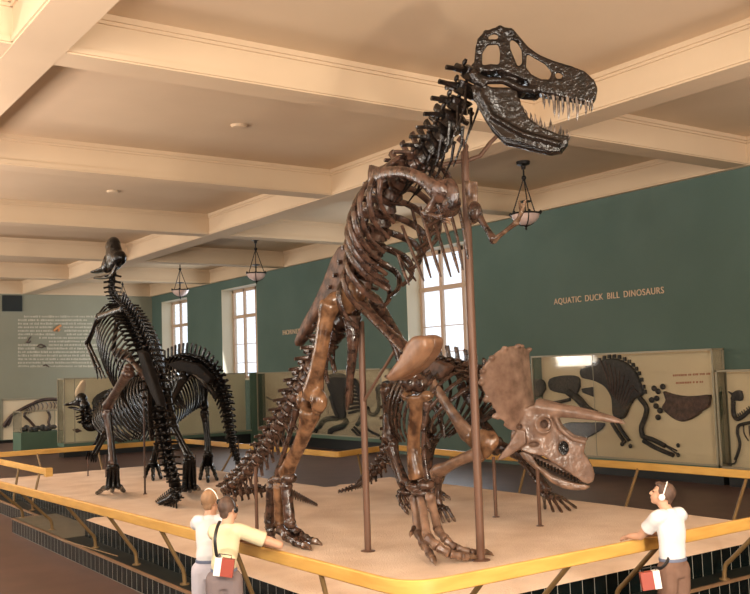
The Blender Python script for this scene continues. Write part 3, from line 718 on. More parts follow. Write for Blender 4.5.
# ================================================================== BONE BUILDERS
X3 = V((1, 0, 0)); Z3 = V((0, 0, 1))
def vertebra(par, p, t, side, L, r, sh, tw, m, tilt=.35, chev=0, cm=None, sw=.5):
    """one vertebra: waisted centrum, arch, neural spine, side processes; chevron hung below when asked"""
    t = t.normalized(); side = (side - t*side.dot(t)).normalized(); u = side.cross(t)
    if True:
        b = MB()
        b.tube([p-t*L*.46, p-t*L*.38, p, p+t*L*.38, p+t*L*.46], [(r*.85, r*.85), (r, r), (r*.72, r*.72), (r, r), (r*.85, r*.85)], 10, up=u)
        b.ell(p+u*r*1.05, (r*.75, L*.34, r*.45), (side, t, u), 8, 6)
        if sh > 0:
            q0 = p+u*r*.9; q1 = p+u*(r+sh*.55)+t*sh*tilt*.5; q2 = p+u*(r+sh)+t*sh*tilt
            b.tube([q0, q1, q2-u*sh*.06, q2], [(r*.22, L*.34), (r*.16, L*.27), (r*.20, L*.30), (r*.10, L*.22)], 8, up=t)
        if tw > 0:
            for s in (-1, 1):
                a0 = p+u*r*.6+side*s*r*.6; a1 = p+u*(r*.75)+side*s*(r+tw)+t*tw*.25
                b.tube([a0, a0.lerp(a1, .5)+u*tw*.06, a1], [(L*.24, r*.26), (L*.16, r*.17), (L*.17, r*.14)], 6, up=u)
        for s in (-1, 1):
            b.ell(p+u*r*1.15+side*s*r*.55-t*L*.45, (r*.22, L*.28, r*.2), (side, t, u), 6, 5)
        o = b.build('vertebra', m, par)
    if chev > 0:
        c = MB(); q = p-u*r*.85+t*L*.4; e = p-u*(r+chev)+t*(L*.4+chev*.35)
        c.tube([q+side*r*.4, q.lerp(e, .45)+side*r*.1, e], [(r*.14, L*.14), (r*.13, L*.14), (r*.12, L*.22)], 6, up=t)
        c.tube([q-side*r*.4, q.lerp(e, .45)-side*r*.1, e], [(r*.14, L*.14), (r*.13, L*.14), (r*.12, L*.22)], 6, up=t)
        c.build('chevron', cm or m, par)
    return u
def rib(par, p, t, side, u, s, w, d, sweep, r, m, n=14, curl=.45):
    """curved flat rib starting at the vertebra, s=-1/1 side"""
    pts = [p+u*.03+side*s*.05, p+side*s*w*.55+u*d*.05+t*sweep*.05, p+side*s*w*.95-u*d*.25+t*sweep*.22, p+side*s*w-u*d*.55+t*sweep*.5,
           p+side*s*w*.82-u*d*.82+t*sweep*.78, p+side*s*w*curl-u*d+t*sweep]
    P_ = crv(pts, n)
    rr = [(r*(1.0 if i < n*.7 else 1-.45*(i-n*.7)/(n*.3)), r*.55) for i in range(n+1)]
    MB().tube(P_, rr, 7, up=side).build('rib', m, par)
def bone(par, name, p0, p1, r0, rm, r1, m, bow=None, n=14, kn=(1.25, 1.1), flat=1.0, up=None, seg=12, organic=True):
    """long bone: flared ends with paired knuckles, waisted slightly bowed shaft"""
    p0, p1 = V(p0), V(p1); t = (p1-p0).normalized(); L = (p1-p0).length; bow = V(bow) if bow else V((0, 0, 0))
    up = V(up) if up else X3
    side = t.cross(up)
    if side.length < .1: side = t.cross(V((0, 1, 0)))
    side.normalize(); u2 = side.cross(t)
    pts = []; rr = []
    prof = [(0, r0*.8), (.05, r0), (.14, r0*.82), (.28, rm*1.12), (.5, rm), (.72, rm*1.1), (.86, r1*.82), (.95, r1), (1, r1*.8)]
    for f_, r in prof:
        pts.append(p0.lerp(p1, f_)+bow*math.sin(PI*f_)); rr.append((r, r*flat))
    b = MB().tube(pts, rr, seg, up=up)
    for q, r, k in ((p0, r0, kn[0]), (p1, r1, kn[1])):
        if k:
            for s in (-1, 1): b.ell(q+u2*s*r*.45*k*0+side*s*r*.5*k, (r*.62, r*.75*flat, r*.62), (side, u2, t), 10, 7)
    if organic: return b.organic(name, m, par, max(.010, rm*.16), 3)
    return b.build(name, m, par)
def toe(par, pts, r0, r1, m, clawm, claw=.12, name='toe', up=Z3):
    """phalanges along pts, ended by a curved claw"""
    b = MB(); pts = [V(p) for p in pts]; n = len(pts)-1
    for i in range(n):
        a, c = pts[i], pts[i+1]; r = r0+(r1-r0)*i/max(1, n-1)
        b.tube([a, a.lerp(c, .12), a.lerp(c, .5), a.lerp(c, .88), c], [r*.75, r, r*.72, r*.95, r*.7], 8)
    o = b.build(name, m, par)
    d = (pts[-1]-pts[-2]).normalized(); q = pts[-1]
    MB().tube([q-d*.01, q+d*claw*.35+up*claw*.06, q+d*claw*.75-up*claw*.05, q+d*claw-up*claw*.22], [r1*.85, r1*.8, r1*.45, r1*.06], 8).build('claw', clawm, o)
    return o
def plate(par, name, pts, t_, m, n, voxel=.016, it=3, taper=.9):
    """flat bone from an outline: thickness t_ along n"""
    n = V(n).normalized(); pts = [V(p) for p in pts]; c = sum(pts, V((0, 0, 0)))/len(pts)
    A = [p-n*t_/2 for p in pts]; B = [p+n*t_/2 for p in pts]
    return MB().prism(A, B).organic(name, m, par, voxel, it)
def pole(label, base, z1, r, m=None, name='support_pole', extra=None, group='steel supports of the skeletons'):
    base = V(base); t = thing(name, base, label, 'pole', group)
    MB().tube([base+Z3*-.005, base+Z3*z1], r, 12).build('shaft', m or M['pole'], t)
    MB().lathe((base.x, base.y, base.z-.008), [(r*2.2, 0), (r*2.2, .012), (r*1.2, .02)], 14).build('foot_plate', m or M['pole'], t)
    for nm_, pts, rr in (extra or []): MB().tube([V(p) for p in pts], rr, 10).build(nm_, m or M['pole'], t)
    return t

# ================================================================== BIG MEAT-EATING SKELETON
RX = 5.65
rex = thing('dinosaur_skeleton', (RX, 8.7, 0), 'huge upright brown skeleton of a two-legged meat-eater with gaping toothed jaws', 'dinosaur skeleton')
def R(px, py, dx=0): return onx(px, py, RX+dx)
neck = [onx(480, 63, 5.74), onx(472, 78, 5.72), onx(463, 97, 5.68), onx(453, 119, 5.65), R(442, 139), R(429, 154), R(414, 167), R(400, 182), R(388, 202), R(379, 226), R(373, 250), R(366, 273), R(356, 295),
        R(341, 322), R(324, 350), R(308, 376), R(294, 400), R(279, 425), R(265, 448), R(252, 466), R(239, 479), R(227, 488),
        onz(222, 491, .27) + V((.1, .1, 0)), onz(235, 492, .20), onz(262, 490, .17), onz(283, 490, .15), onz(300, 497, .10), onz(318, 505.5, .05)]
path = crv(neck, 260)
Ltot = plen(path)
s_hip = plen(path[:int(260*12/27)+1]); s_neck = plen(path[:int(260*6/27)+1]); s_bend = plen(path[:int(260*22/27)+1])
s = .05; i = 0; dors = []
while s < Ltot-.05:
    if s < s_neck: f_ = s/s_neck; L, r, sh, tw, ti = .15, .11+.015*f_, .19+.03*f_, .16, .15
    elif s < s_hip: f_ = (s-s_neck)/(s_hip-s_neck); L, r, sh, tw, ti = .175, .125, .24, .20, .2
    else: f_ = (s-s_hip)/(Ltot-s_hip); g = max(0, 1-f_); L, r, sh, tw, ti = .165*g**.5+.04, .115*g**.8+.012, .20*g**1.2+.005, .15*g**1.1, .55
    p, t = at(path, s+L/2)
    side = t.cross(Z3)
    if abs(t.z) > .6 or s < s_bend-.6: side = X3
    ch = 0
    if s > s_hip+.45: ch = .24*(1-f_)**.9
    u = vertebra(rex, p, t, side, L*.94, r, sh, tw, M['skull'] if s < s_neck*.8 else M['bone'], ti, ch, sw=.5)
    if s_neck-.25 < s < s_hip-.30: dors.append((p, t, X3, u))
    s += L; i += 1
nD = len(dors)
for k, (p, t, sd, u) in enumerate(dors):
    f_ = k/(nD-1); w = .36+.20*math.sin(PI*min(1, f_*.9+.15)); d = .40+.36*math.sin(PI*(f_*.8+.1))
    if f_ > .8: d *= .8
    for sg in (-1, 1): rib(rex, p, t, sd, u, sg, w*(1 if sg < 0 else .85), d*(1 if sg < 0 else (.85 if f_ < .4 else .62)), .36 if sg < 0 else .24, .042, M['bone'], 16)
# neck ribs: thin rods hanging along the throat
for k in range(7):
    a, t = at(path, .25+k*.17)
    for sg in (-1, 1):
        q = a - X3.cross(t)*.08 + X3*sg*.08
        MB().tube([q, q+t*.14-X3.cross(t)*.10, q+t*.36-X3.cross(t)*.14], [.018, .014, .006], 6).build('neck_rib', M['skull'], rex)
# belly ribs
G = [((398, 255), (403, 270), (409, 285), -.22), ((392, 249), (404, 264), (416, 281), .15), ((402, 226), (413, 254), (424, 281), -.1), ((412, 209), (421, 243), (431, 278), .3), ((420, 207), (430, 242), (441, 277), -.05),
     ((429, 205), (440, 240), (451, 277), .3), ((439, 205), (449, 238), (459, 273), .0), ((449, 207), (457, 237), (463, 270), .3), ((459, 208), (464, 232), (468, 259), .1)]
for a, b_, c, dx in G:
    P_ = crv([R(*a, dx), R(*b_, dx), R(*c, dx)], 8); MB().tube(P_, [.017]*7+[.013, .008], 7).build('belly_rib', M['bone'], rex)
# skull: working plane turned to the animal's left
K = Plane(onx(482, 78, 5.74), 139); K.n = -K.n
def kz(q, lat=0): return K.w(420+q[0]/3.71, 10+q[1]/3.71, lat)
def ks(q, sg, l):
    p = kz(q, -l); return p if sg < 0 else K.mir(p)
def kb(pts, widths):
    """solid between mirrored outlines with per-point half widths"""
    A = [ks(q, -1, w_) for q, w_ in zip(pts, widths)]; B = [K.mir(p) for p in A]; return A, B
def kw(q): x = q[0]; return .19 if x < 260 else (.19-.09*(x-260)/190 if x < 450 else .10-.055*(x-450)/210)
prof = [(205, 135), (214, 105), (238, 78), (270, 64), (300, 58), (345, 68), (372, 100), (402, 135), (440, 163), (500, 188), (560, 205), (612, 226), (648, 260), (659, 290), (652, 325), (634, 348), (560, 330), (500, 318), (452, 308), (425, 296), (395, 262), (350, 245), (300, 224), (250, 228), (192, 226), (200, 190)]
b = MB().prism(*kb(prof, [kw(q) for q in prof]))
b.tube([kz((196, 228), -.2), kz((215, 262), -.19), kz((240, 285), -.17)], .045, 8).tube([K.mir(kz((196, 228), -.2)), K.mir(kz((215, 262), -.19)), K.mir(kz((240, 285), -.17))], .045, 8)
for q in ((215, 105), (240, 78), (300, 60), (345, 70), (372, 100), (205, 160)):
    for sg in (-1, 1): b.ell(ks((q[0]+(275-q[0])*.14, q[1]+9), sg, .15), .034, nu=8, nv=6)
for sg in (-1, 1): b.tube([ks((198, 240), sg, .19), ks((250, 262), sg, .18), ks((310, 262), sg, .16), ks((372, 292), sg, .12), ks((432, 300), sg, .1)], .036, 8)
b.tube([kz((300, 215)), kz((340, 260)), kz((384, 320))], .05, 8).tube([kz((300, 230), -.1), kz((370, 290), -.08), kz((440, 300), -.06)], .035, 8)
cut = MB()
holes = [[(246, 92), (272, 83), (296, 88), (292, 108), (262, 108), (246, 112)], [(232, 160), (250, 132), (290, 128), (297, 160), (294, 203), (262, 200), (230, 206)], [(336, 112), (358, 125), (374, 150), (376, 195), (362, 205), (350, 175), (338, 145)],
         [(402, 168), (430, 186), (462, 205), (482, 232), (474, 254), (446, 252), (416, 236), (400, 214)], [(500, 238), (512, 233), (528, 240), (526, 253), (508, 254)]]
VIEW = ray(540, 75)
for h in holes:
    c_ = sum((V((*q, 0)) for q in h), V((0, 0, 0)))/len(h)
    kx, ky = (.80, .72) if h is holes[0] else ((1.0, 1.0) if h is holes[1] else (1.16, 1.12)); h2 = [((q[0]-c_.x)*kx+c_.x+(2 if h is holes[0] else 0), (q[1]-c_.y)*ky+c_.y+(3 if h is holes[0] else 0)) for q in h]
    A = [kz(q, -.5) for q in h2]; B = [kz(q, .5) for q in h2]; cut.prism(A, B)
# hollow braincase and snout interior, open downwards
inn = [(246, 138), (300, 132), (345, 130), (392, 160), (440, 190), (480, 225), (470, 280), (400, 250), (300, 215), (225, 212)]
A, B = kb(inn, [max(.02, kw(q)-.055) for q in inn]); cut.prism(A, B)
sk = b.organic('skull', M['skull'], rex, .0115, 2, cut)
def tooth(par, q0, q1, lat, r):
    p, e = ks(q0, -1 if lat < 0 else 1, abs(lat)), ks(q1, -1 if lat < 0 else 1, abs(lat)*.96)
    MB().tube([p, p.lerp(e, .5)+K.a*.008, p.lerp(e, .85)+K.a*.004, e], [r, r*.85, r*.4, r*.08], 7).build('tooth', M['tooth'], par)
UT = [((452, 306), (456, 352), .012), ((470, 310), (475, 346), .011), ((492, 314), (495, 384), .015), ((508, 318), (511, 392), .014), ((526, 321), (526, 378), .013), ((546, 325), (548, 402), .016), ((563, 328), (565, 372), .012), ((580, 332), (581, 402), .015), ((596, 336), (592, 362), .011), ((612, 340), (613, 386), .013), ((624, 342), (626, 366), .011), ((636, 342), (634, 372), .010)]
for q0, q1, r in UT:
    w_ = kw(q0)
    for sg in (-1, 1): tooth(sk, (q0[0], q0[1]-8), q1, sg*w_*.8, r)
# lower jaw: two rami meeting at the chin
jaw = [(190, 282), (198, 325), (222, 375), (252, 420), (300, 470), (380, 495), (440, 515), (485, 529), (522, 525), (548, 496), (552, 468), (522, 464), (450, 434), (400, 398), (372, 345), (360, 300), (330, 288), (262, 286), (222, 262)]
def jw(q): x = q[0]; return .20 if x < 280 else .20-.15*(x-280)/270
b = MB()
for sg in (-1, 1):
    A = [ks(q, sg, jw(q)) for q in jaw]; B = [ks(q, sg, max(.005, jw(q)-.06)) for q in jaw]; b.prism(A, B)
for sg in (-1, 1): b.tube([ks((218, 300), sg, .2), ks((266, 395), sg, .19), ks((380, 460), sg, .15), ks((520, 498), sg, .07)], .026, 8)
b.ell(kz((525, 495)), (.06, .05, .07))
cut = MB(); A = [K.shift(kz(q), -.4) for q in ((262, 345), (300, 330), (322, 350), (300, 372), (268, 368))]; cut.prism(A, [K.mir(p) for p in A])
jw_o = b.organic('lower_jaw', M['skull'], rex, .0115, 2)
LT = [((384, 378), (378, 352), .010), ((396, 392), (389, 368), .011), ((410, 405), (409, 380), .012), ((424, 416), (426, 384), .012), ((441, 427), (446, 394), .012), ((459, 438), (461, 414), .011), ((476, 446), (484, 400), .014), ((494, 453), (498, 426), .011), ((512, 460), (523, 420), .013), ((528, 464), (530, 442), .010), ((540, 468), (545, 440), .011), ((548, 474), (554, 452), .009)]
for q0, q1, r in LT:
    w_ = jw(q0)
    for sg in (-1, 1): tooth(jw_o, (q0[0], q0[1]+8), q1, sg*(w_-.03), r)
# shoulder girdle and arms
scap = crv([R(369, 176, -.44), R(384, 173, -.46), R(402, 172, -.47), R(420, 178, -.46), R(434, 189, -.42), R(446, 198, -.36)], 16)
MB().tube(scap, [(.12, .02), (.105, .024), (.08, .026), (.065, .03), (.06, .03), (.058, .032), (.058, .033), (.058, .034), (.06, .035), (.062, .036), (.066, .038), (.07, .04), (.08, .042), (.09, .05), (.11, .055), (.10, .05), (.07, .04)], 10, up=-X3).organic('shoulder_blade', M['bone'], rex, .012, 2)
MB().ell(R(447, 196, -.34), (.05, .17, .17)).ell(R(437, 189, -.38), (.07, .1, .1)).ell(R(454, 203, -.27), (.05, .09, .08)).ell(R(450, 210, -.25), (.07, .12, .07)).organic('shoulder_plate', M['bone'], rex, .014, 3)
bone(rex, 'upper_arm', R(437, 196, -.40), R(425, 214, -.46), .05, .032, .045, M['bone'])
bone(rex, 'forearm', R(425, 214, -.46), R(441, 217, -.44), .035, .022, .03, M['bone'])
for k in range(2): toe(rex, [R(441, 217+k*2, -.44), R(447, 219+k*3, -.44)], .02, .016, M['bone'], M['claw'], .06, 'finger')
MB().tube([R(471, 181, .42), R(471.5, 196, .45), R(473, 212, .45), R(475, 222, .42)], [(.03, .10), (.03, .09), (.035, .08), (.03, .06)], 10, up=(0, 1, 0)).organic('shoulder_blade', M['claw'], rex, .012, 2)
MB().ell(R(475, 212, .40), (.07, .08, .11)).organic('shoulder_plate', M['bone'], rex, .014, 2)
bone(rex, 'upper_arm', R(478, 215, .42), R(494, 240, .46), .048, .030, .045, M['bone'])
bone(rex, 'forearm', R(494, 240, .46), R(517, 222, .50), .034, .022, .032, M['claw'])
for q in ((517, 222), (519, 219)): pass
toe(rex, [R(517, 222, .50), R(522, 211, .50), R(524, 205, .50)], .024, .018, M['claw'], M['claw'], .07, 'finger', up=V((0, .5, 1)))
toe(rex, [R(518, 221, .54), R(521, 214, .55), R(520, 206, .55)], .022, .016, M['claw'], M['claw'], .07, 'finger', up=V((0, -.5, 1)))
# hips
def g3(q, dx): return R(230+q[0]/3.3, 230+q[1]/3.3, dx)
il = [(392, 45), (406, 62), (404, 100), (396, 150), (402, 195), (392, 235), (372, 268), (335, 262), (305, 270), (280, 310), (250, 360), (228, 385), (222, 368), (252, 300), (288, 235), (322, 160), (346, 95), (370, 55)]
for dx in (-.22, .22):
    plate(rex, 'hip_blade', [g3(q, dx) for q in il], .13, M['plate'], X3, .017, 14)
bl = [(392, 300), (410, 345), (403, 360), (388, 377)]
for dx, l in ((-.10, 0), (.10, 0)):
    sh_ = crv([R(361, 303, dx*1.6), R(374, 318, dx*1.4), R(390, 334, dx*1.1), R(405, 348, dx*.8), R(414, 356, dx*.7)], 12)
    MB().tube(sh_, [(.05, .10), (.055, .085), (.05, .075), (.045, .07), (.045, .07), (.045, .07), (.045, .075), (.05, .08), (.055, .09), (.06, .10), (.065, .11), (.06, .10), (.05, .08)], 10, up=X3).organic('pubis', M['bone'], rex, .014, 2)
for dx, off in ((-.10, (0, 0)), (.10, (9, -.5))):
    bt = [(388, 378), (395, 369), (402, 360), (407, 350), (411, 342), (417, 336), (424, 335), (430, 338), (430, 348), (424, 359), (415, 369), (403, 377), (394, 381.5)]
    plate(rex, 'pubis_boot', [R(x+off[0], y+off[1], dx) for x, y in bt], .15, M['tan'], X3, .018, 22)
for dx, e in ((-.12, (347, 410)), (.12, (352, 404))):
    MB().tube(crv([R(352, 316, dx), R(353, 345, dx), R(350, 378, dx*.7), R(e[0], e[1], dx*.4)], 10), [(.09, .12), (.08, .10), (.07, .085), (.06, .07), (.055, .06), (.05, .055), (.045, .05), (.04, .045), (.035, .04), (.03, .03), (.015, .015)], 10, up=X3).organic('ischium', M['bone'], rex, .014, 2)
MB().ell(R(347, 298, -.2), (.12, .18, .18)).ell(R(356, 292, -.2), (.1, .13, .14)).ell(R(351, 306, .2), (.12, .18, .18)).ell(R(352, 298, 0), (.22, .12, .14)).organic('hip_socket', M['gold'], rex, .02, 3)
# right hind leg (near the camera), trailing
rx = -.42
hp, kn_ = R(330, 304, -.36), R(312, 400, rx)
b = MB().tube(crv([R(331, 302, -.40), R(326, 320, -.42), R(321, 350, -.44), R(316, 376, -.44), R(312, 398, rx)], 10), [(.10, .12), (.115, .115), (.10, .09), (.092, .085), (.088, .082), (.086, .08), (.088, .082), (.092, .086), (.105, .10), (.13, .12), (.12, .11)], 12, up=X3)
b.ell(R(304, 401, rx), (.085, .11, .12)).ell(R(319, 401, rx-.02), (.09, .11, .12)).ell(R(338, 300, -.30), (.14, .12, .10)).ell(R(325, 313, -.42), (.07, .09, .13))
b.organic('femur', M['gold'], rex, .018, 4)
b = MB().tube(crv([R(311, 409, rx), R(307, 424, rx), R(300, 444, rx), R(290, 464, rx), R(285, 476, rx)], 10), [(.12, .11), (.135, .12), (.115, .10), (.10, .085), (.09, .08), (.085, .078), (.085, .078), (.09, .08), (.10, .085), (.13, .09), (.12, .08)], 12, up=X3)
b.ell(R(318, 407, rx), (.08, .07, .09)); b.organic('tibia', M['gold'], rex, .018, 3)
MB().tube(crv([R(297, 408, rx-.06), R(291, 430, rx-.08), R(284, 452, rx-.08), R(277, 474, rx-.05)], 10), [.05, .045, .036, .032, .03, .03, .03, .03, .032, .038, .04], 9).organic('fibula', M['bone'], rex, .012, 2)
MB().ell(R(281, 479, rx), (.09, .16, .06)).ell(R(289, 478, rx), (.09, .10, .07)).ell(R(274, 481, rx), (.08, .08, .05)).organic('ankle', M['bone'], rex, .014, 2)
for k, (a, c) in enumerate((((272, 485), (270, 524)), ((279, 485), (280, 526)), ((286, 484), (290, 525)))):
    bone(rex, 'metatarsal', R(*a, rx-.03*(k == 1)), R(*c, rx), .080, .062, .075, M['bone'] if k != 1 else M['gold'], kn=(.6, .6))
fz = .05
toe(rex, [onz(270, 526, .20), onz(271, 534, .10), onz(272, 540, .05)], .066, .05, M['bone'], M['claw'], .10)
toe(rex, [onz(280, 528, .18), onz(288, 537, .10), onz(297, 542.5, .06), onz(305, 545.5, .05)], .072, .05, M['bone'], M['claw'], .13)
toe(rex, [onz(291, 527, .20), onz(299, 534, .13), onz(307, 539, .07), onz(313, 541, .05)], .064, .048, M['bone'], M['claw'], .12)
toe(rex, [onz(268, 510, .30), onz(266, 515, .25)], .03, .024, M['bone'], M['claw'], .06)
# left hind leg, striding forward
lx = .38
b = MB().tube(crv([R(371, 300, .30), R(384, 318, .36), R(399, 345, .38), R(413, 380, lx)], 10), [(.10, .11), (.11, .11), (.10, .095), (.09, .085), (.085, .08), (.085, .08), (.085, .08), (.09, .085), (.10, .10), (.125, .12), (.11, .11)], 12, up=X3)
b.ell(R(408, 383, lx-.06), (.09, .10, .10)).ell(R(420, 384, lx+.04), (.09, .10, .10)).ell(R(366, 298, .25), (.14, .11, .1))
b.organic('femur', M['bone'], rex, .018, 3)
b = MB().tube(crv([R(417, 395, lx), R(417, 408, lx), R(414, 430, lx), R(414, 455, lx), R(418, 480, lx)], 12), [(.14, .12), (.155, .13), (.13, .105), (.10, .085), (.085, .075), (.08, .07), (.078, .068), (.078, .068), (.08, .07), (.088, .072), (.10, .08), (.12, .085), (.11, .08)], 12, up=X3)
b.ell(R(407, 396, lx), (.07, .08, .06)).ell(R(427, 396, lx), (.07, .08, .06)); b.organic('tibia', M['gold'], rex, .018, 3)
MB().tube(crv([R(427, 402, lx-.08), R(424, 430, lx-.10), R(424, 456, lx-.09), R(428, 480, lx-.06)], 10), [.045, .04, .034, .03, .028, .028, .028, .03, .032, .036, .04], 9).organic('fibula', M['bone'], rex, .012, 2)
MB().ell(R(415, 486, lx), (.10, .12, .055)).ell(R(426, 485, lx), (.10, .10, .06)).ell(R(421, 493, lx), (.1, .13, .035)).organic('ankle', M['bone'], rex, .013, 2)
mts = [((414, 497), (418, 531)), ((421, 497), (427, 536)), ((430, 496), (438, 530))]
for a, c in mts: bone(rex, 'metatarsal', R(*a, lx), onz(c[0], c[1], .24), .060, .044, .055, M['mid'], kn=(.8, .8))
toe(rex, [onz(418, 532, .24), onz(424, 545, .14), onz(430, 554, .08), onz(433, 559, .06)], .056, .042, M['mid'], M['claw'], .12)
toe(rex, [onz(427, 537, .24), onz(438, 547, .16), onz(450, 554, .10), onz(461, 556.5, .07), onz(468, 557, .055)], .06, .04, M['mid'], M['claw'], .14)
toe(rex, [onz(438, 530, .26), onz(446, 540, .19), onz(456, 548, .12), onz(470, 552, .08), onz(482, 552.5, .06)], .054, .038, M['mid'], M['claw'], .14)
toe(rex, [onz(414, 527, .30), onz(411, 534, .26)], .026, .022, M['bone'], M['claw'], .06)
# steel supports
pA = onz(481, 560, .01)
def zat(base, px, py):
    lo, hi = 0, 6; d = None
    best = min((i*.01 for i in range(600)), key=lambda z: abs((lambda q: q)(py-prj(V((base.x, base.y, z)))[1])))
    return best
def prj(p):
    q = V(p)-CAM; zc = q.dot(_fw); return (375+F_PX*q.dot(_rt)/zc, 297-F_PX*q.dot(_up)/zc)
zt = zat(pA, 467, 152)
tp = V((pA.x, pA.y, zt))
def viap(px, py, ref): # point on the vertical plane facing the camera through ref
    d = ray(px, py); n = V((_f0.x, _f0.y, 0)); return CAM + d*((V(ref)-CAM).dot(n)/d.dot(n))
pole('tall central support pole in front of the chest of the giant skeleton', pA, zt, .042,
     extra=[('fork', [tp, viap(466, 147, tp), viap(462, 141, tp), viap(458, 138, tp)], .03),
            ('jaw_brace', [viap(469, 160, tp), viap(480, 156, tp), viap(490, 143, tp), viap(503, 130, tp)], .022),
            ('shoulder_brace', [viap(469, 161, tp), viap(455, 162, tp), viap(436, 166, tp)], .022)])
pB = onz(368, 551, .01); zt = zat(pB, 365, 322)
tb_ = V((pB.x, pB.y, zt)); z2 = zat(pB, 367, 402)
pole('support pole under the hips of the giant skeleton, between its hind legs', pB, zt, .036,
     extra=[('diagonal_brace', [V((pB.x, pB.y, z2)), R(394, 352, -.1)], .016)])
pC = onz(257, 531, .01)
pole('short support pole behind the trailing hind foot, holding up the drooping tail', pC, zat(pC, 256, 468), .022)
pD = onz(204+2, 520, .01) if False else None
# ================================================================== HORNED SKELETON
tri = thing('dinosaur_skeleton', (8.0, 9.8, 0), 'four-legged horned skeleton with bony neck frill, standing behind the giant', 'dinosaur skeleton')
TX = 8.0
def T(px, py, dx=0): return onx(px, py, TX+dx)
path = crv([T(502, 400), T(490, 388), T(476, 378), T(462, 371), T(446, 367), T(430, 367), T(414, 372), T(403, 381), T(396, 396), T(393, 415), T(392, 434), T(389, 452), T(380, 468), T(368, 478), onz(356, 486.5, .10), onz(346, 490, .06), onz(336, 492.5, .035)], 200)
Lt = plen(path); s = 0; shp = plen(path[:int(200*7/16)]); d_ = []
while s < Lt-.04:
    if s < shp: f_ = s/shp; L, r, sh, tw, ti = .17, .10, .20-.02*f_, .19, .35
    else: f_ = (s-shp)/(Lt-shp); g = 1-f_; L, r, sh, tw, ti = .13*g**.6+.04, .085*g**.8+.012, .19*g+.01, .12*g, .4
    p, t = at(path, s+L/2)
    side = X3 if s < Lt*.86 else t.cross(Z3)
    u = vertebra(tri, p, t, side, L*.92, r, sh, tw, M['bone'], ti, .13*(1-f_) if s > shp+.3 else 0)
    if .1 < s < shp-.45: d_.append((p, t, X3, u))
    s += L
for k, (p, t, sd, u) in enumerate(d_):
    f_ = k/(len(d_)-1); w_ = .40+.22*math.sin(PI*(.2+f_*.7)); d = .85+.20*math.sin(PI*(f_*.8+.1))
    for sg in (-1, 1): rib(tri, p, t, sd, u, sg, w_, d*(.9 if f_ > .8 else 1), .46, .030, M['bone'], 14, .55)
# hips
for dx in (-.36, .36):
    plate(tri, 'hip_blade', [T(x, y, dx) for x, y in ((452, 366), (438, 360), (418, 362), (402, 370), (392, 382), (394, 392), (408, 388), (424, 384), (446, 378))], .13, M['plate'], X3, .018, 10)
for dx in (-.2, .2):
    MB().tube(crv([T(410, 385, dx), T(424, 398, dx), T(438, 412, dx), T(444, 436, dx)], 8), [(.06, .08), (.05, .07), (.045, .06), (.04, .055), (.035, .05), (.035, .045), (.03, .04), (.025, .04), (.02, .03)], 8).build('pubis', M['bone'], tri)
    MB().tube(crv([T(405, 390, dx), T(416, 412, dx), T(430, 448, dx)], 6), [(.06, .07), (.05, .06), (.045, .05), (.04, .045), (.035, .04), (.03, .035), (.02, .03)], 8).build('ischium', M['bone'], tri)
for s_, dx, off in ((-1, -.42, (0, 0)), (1, .48, (14, 2))):
    ox, oy = off
    if s_ == -1: pts = [(388, 388), (389, 440), (405, 484), (404, 492)]
    else: pts = [(412, 386), (430, 432), (426, 478), (427, 485)]
    def TT(q): return T(q[0], q[1], dx)
    bone(tri, 'femur', TT(pts[0]), TT(pts[1]), .12, .078, .11, M['bone'])
    bone(tri, 'tibia', TT((pts[1][0]+2, pts[1][1]+6)), TT(pts[2]), .105, .062, .09, M['bone'])
    bone(tri, 'fibula', TT((pts[1][0]-3, pts[1][1]+8)), TT((pts[2][0]-5, pts[2][1])), .035, .024, .035, M['bone'])
    MB().ell(TT(pts[3]), (.09, .13, .05)).organic('ankle', M['bone'], tri, .016, 2)
    q = TT(pts[3])
    for k in range(4):
        a = -.25+.17*k; base = V((q.x-.10+.07*k, q.y, q.z-.03)); mid = V((base.x-.02+.02*k, q.y-.09, .13)); fin = V((mid.x-.02+.02*k, mid.y-.14, .05))
        bone(tri, 'metatarsal', base, mid, .035, .026, .034, M['bone'], organic=False)
        toe(tri, [mid, mid.lerp(fin, .5), fin], .034, .03, M['bone'], M['claw'], .06)
# shoulder and forelimbs
sc = crv([T(432, 384, -.46), T(441, 396, -.52), T(451, 411, -.55), T(462, 427, -.53), T(472, 440, -.46)], 12)
MB().tube(sc, [(.105, .03), (.10, .035), (.085, .038), (.078, .04), (.075, .04), (.075, .042), (.078, .045), (.085, .048), (.095, .05), (.11, .055), (.125, .06), (.12, .06), (.09, .05)], 10, up=-X3).organic('shoulder_blade', M['mid'], tri, .014, 3)
MB().ell(T(482, 444, -.42), (.08, .20, .19)).ell(T(473, 437, -.46), (.09, .14, .13)).ell(T(491, 440, -.36), (.07, .13, .12)).ell(T(478, 455, -.4), (.07, .14, .10)).organic('shoulder_plate', M['gold'], tri, .018, 4)
MB().tube(sc and crv([T(460, 384, .5), T(470, 400, .55), T(484, 424, .52), T(494, 440, .45)], 10), [(.10, .03)]*4+[(.08, .04)]*4+[(.1, .05)]*3, 10, up=X3).organic('shoulder_blade', M['bone'], tri, .014, 2)
b = MB().tube(crv([T(481, 452, -.46), T(470, 456, -.56), T(456, 462, -.62), T(445, 468, -.62), T(437, 471, -.60)], 10), [(.11, .10), (.12, .09), (.10, .075), (.085, .07), (.08, .068), (.08, .066), (.08, .066), (.085, .07), (.10, .08), (.115, .09), (.09, .08)], 12)
b.ell(T(436, 474, -.60), (.1, .08, .09)); b.organic('upper_arm', M['mid'], tri, .016, 3)
bone(tri, 'forearm', T(438, 476, -.6), T(438, 503, -.6), .07, .045, .06, M['bone'])
bone(tri, 'forearm', T(433, 472, -.6), T(434, 502, -.6), .06, .035, .045, M['bone'])
q = T(437, 505, -.6)
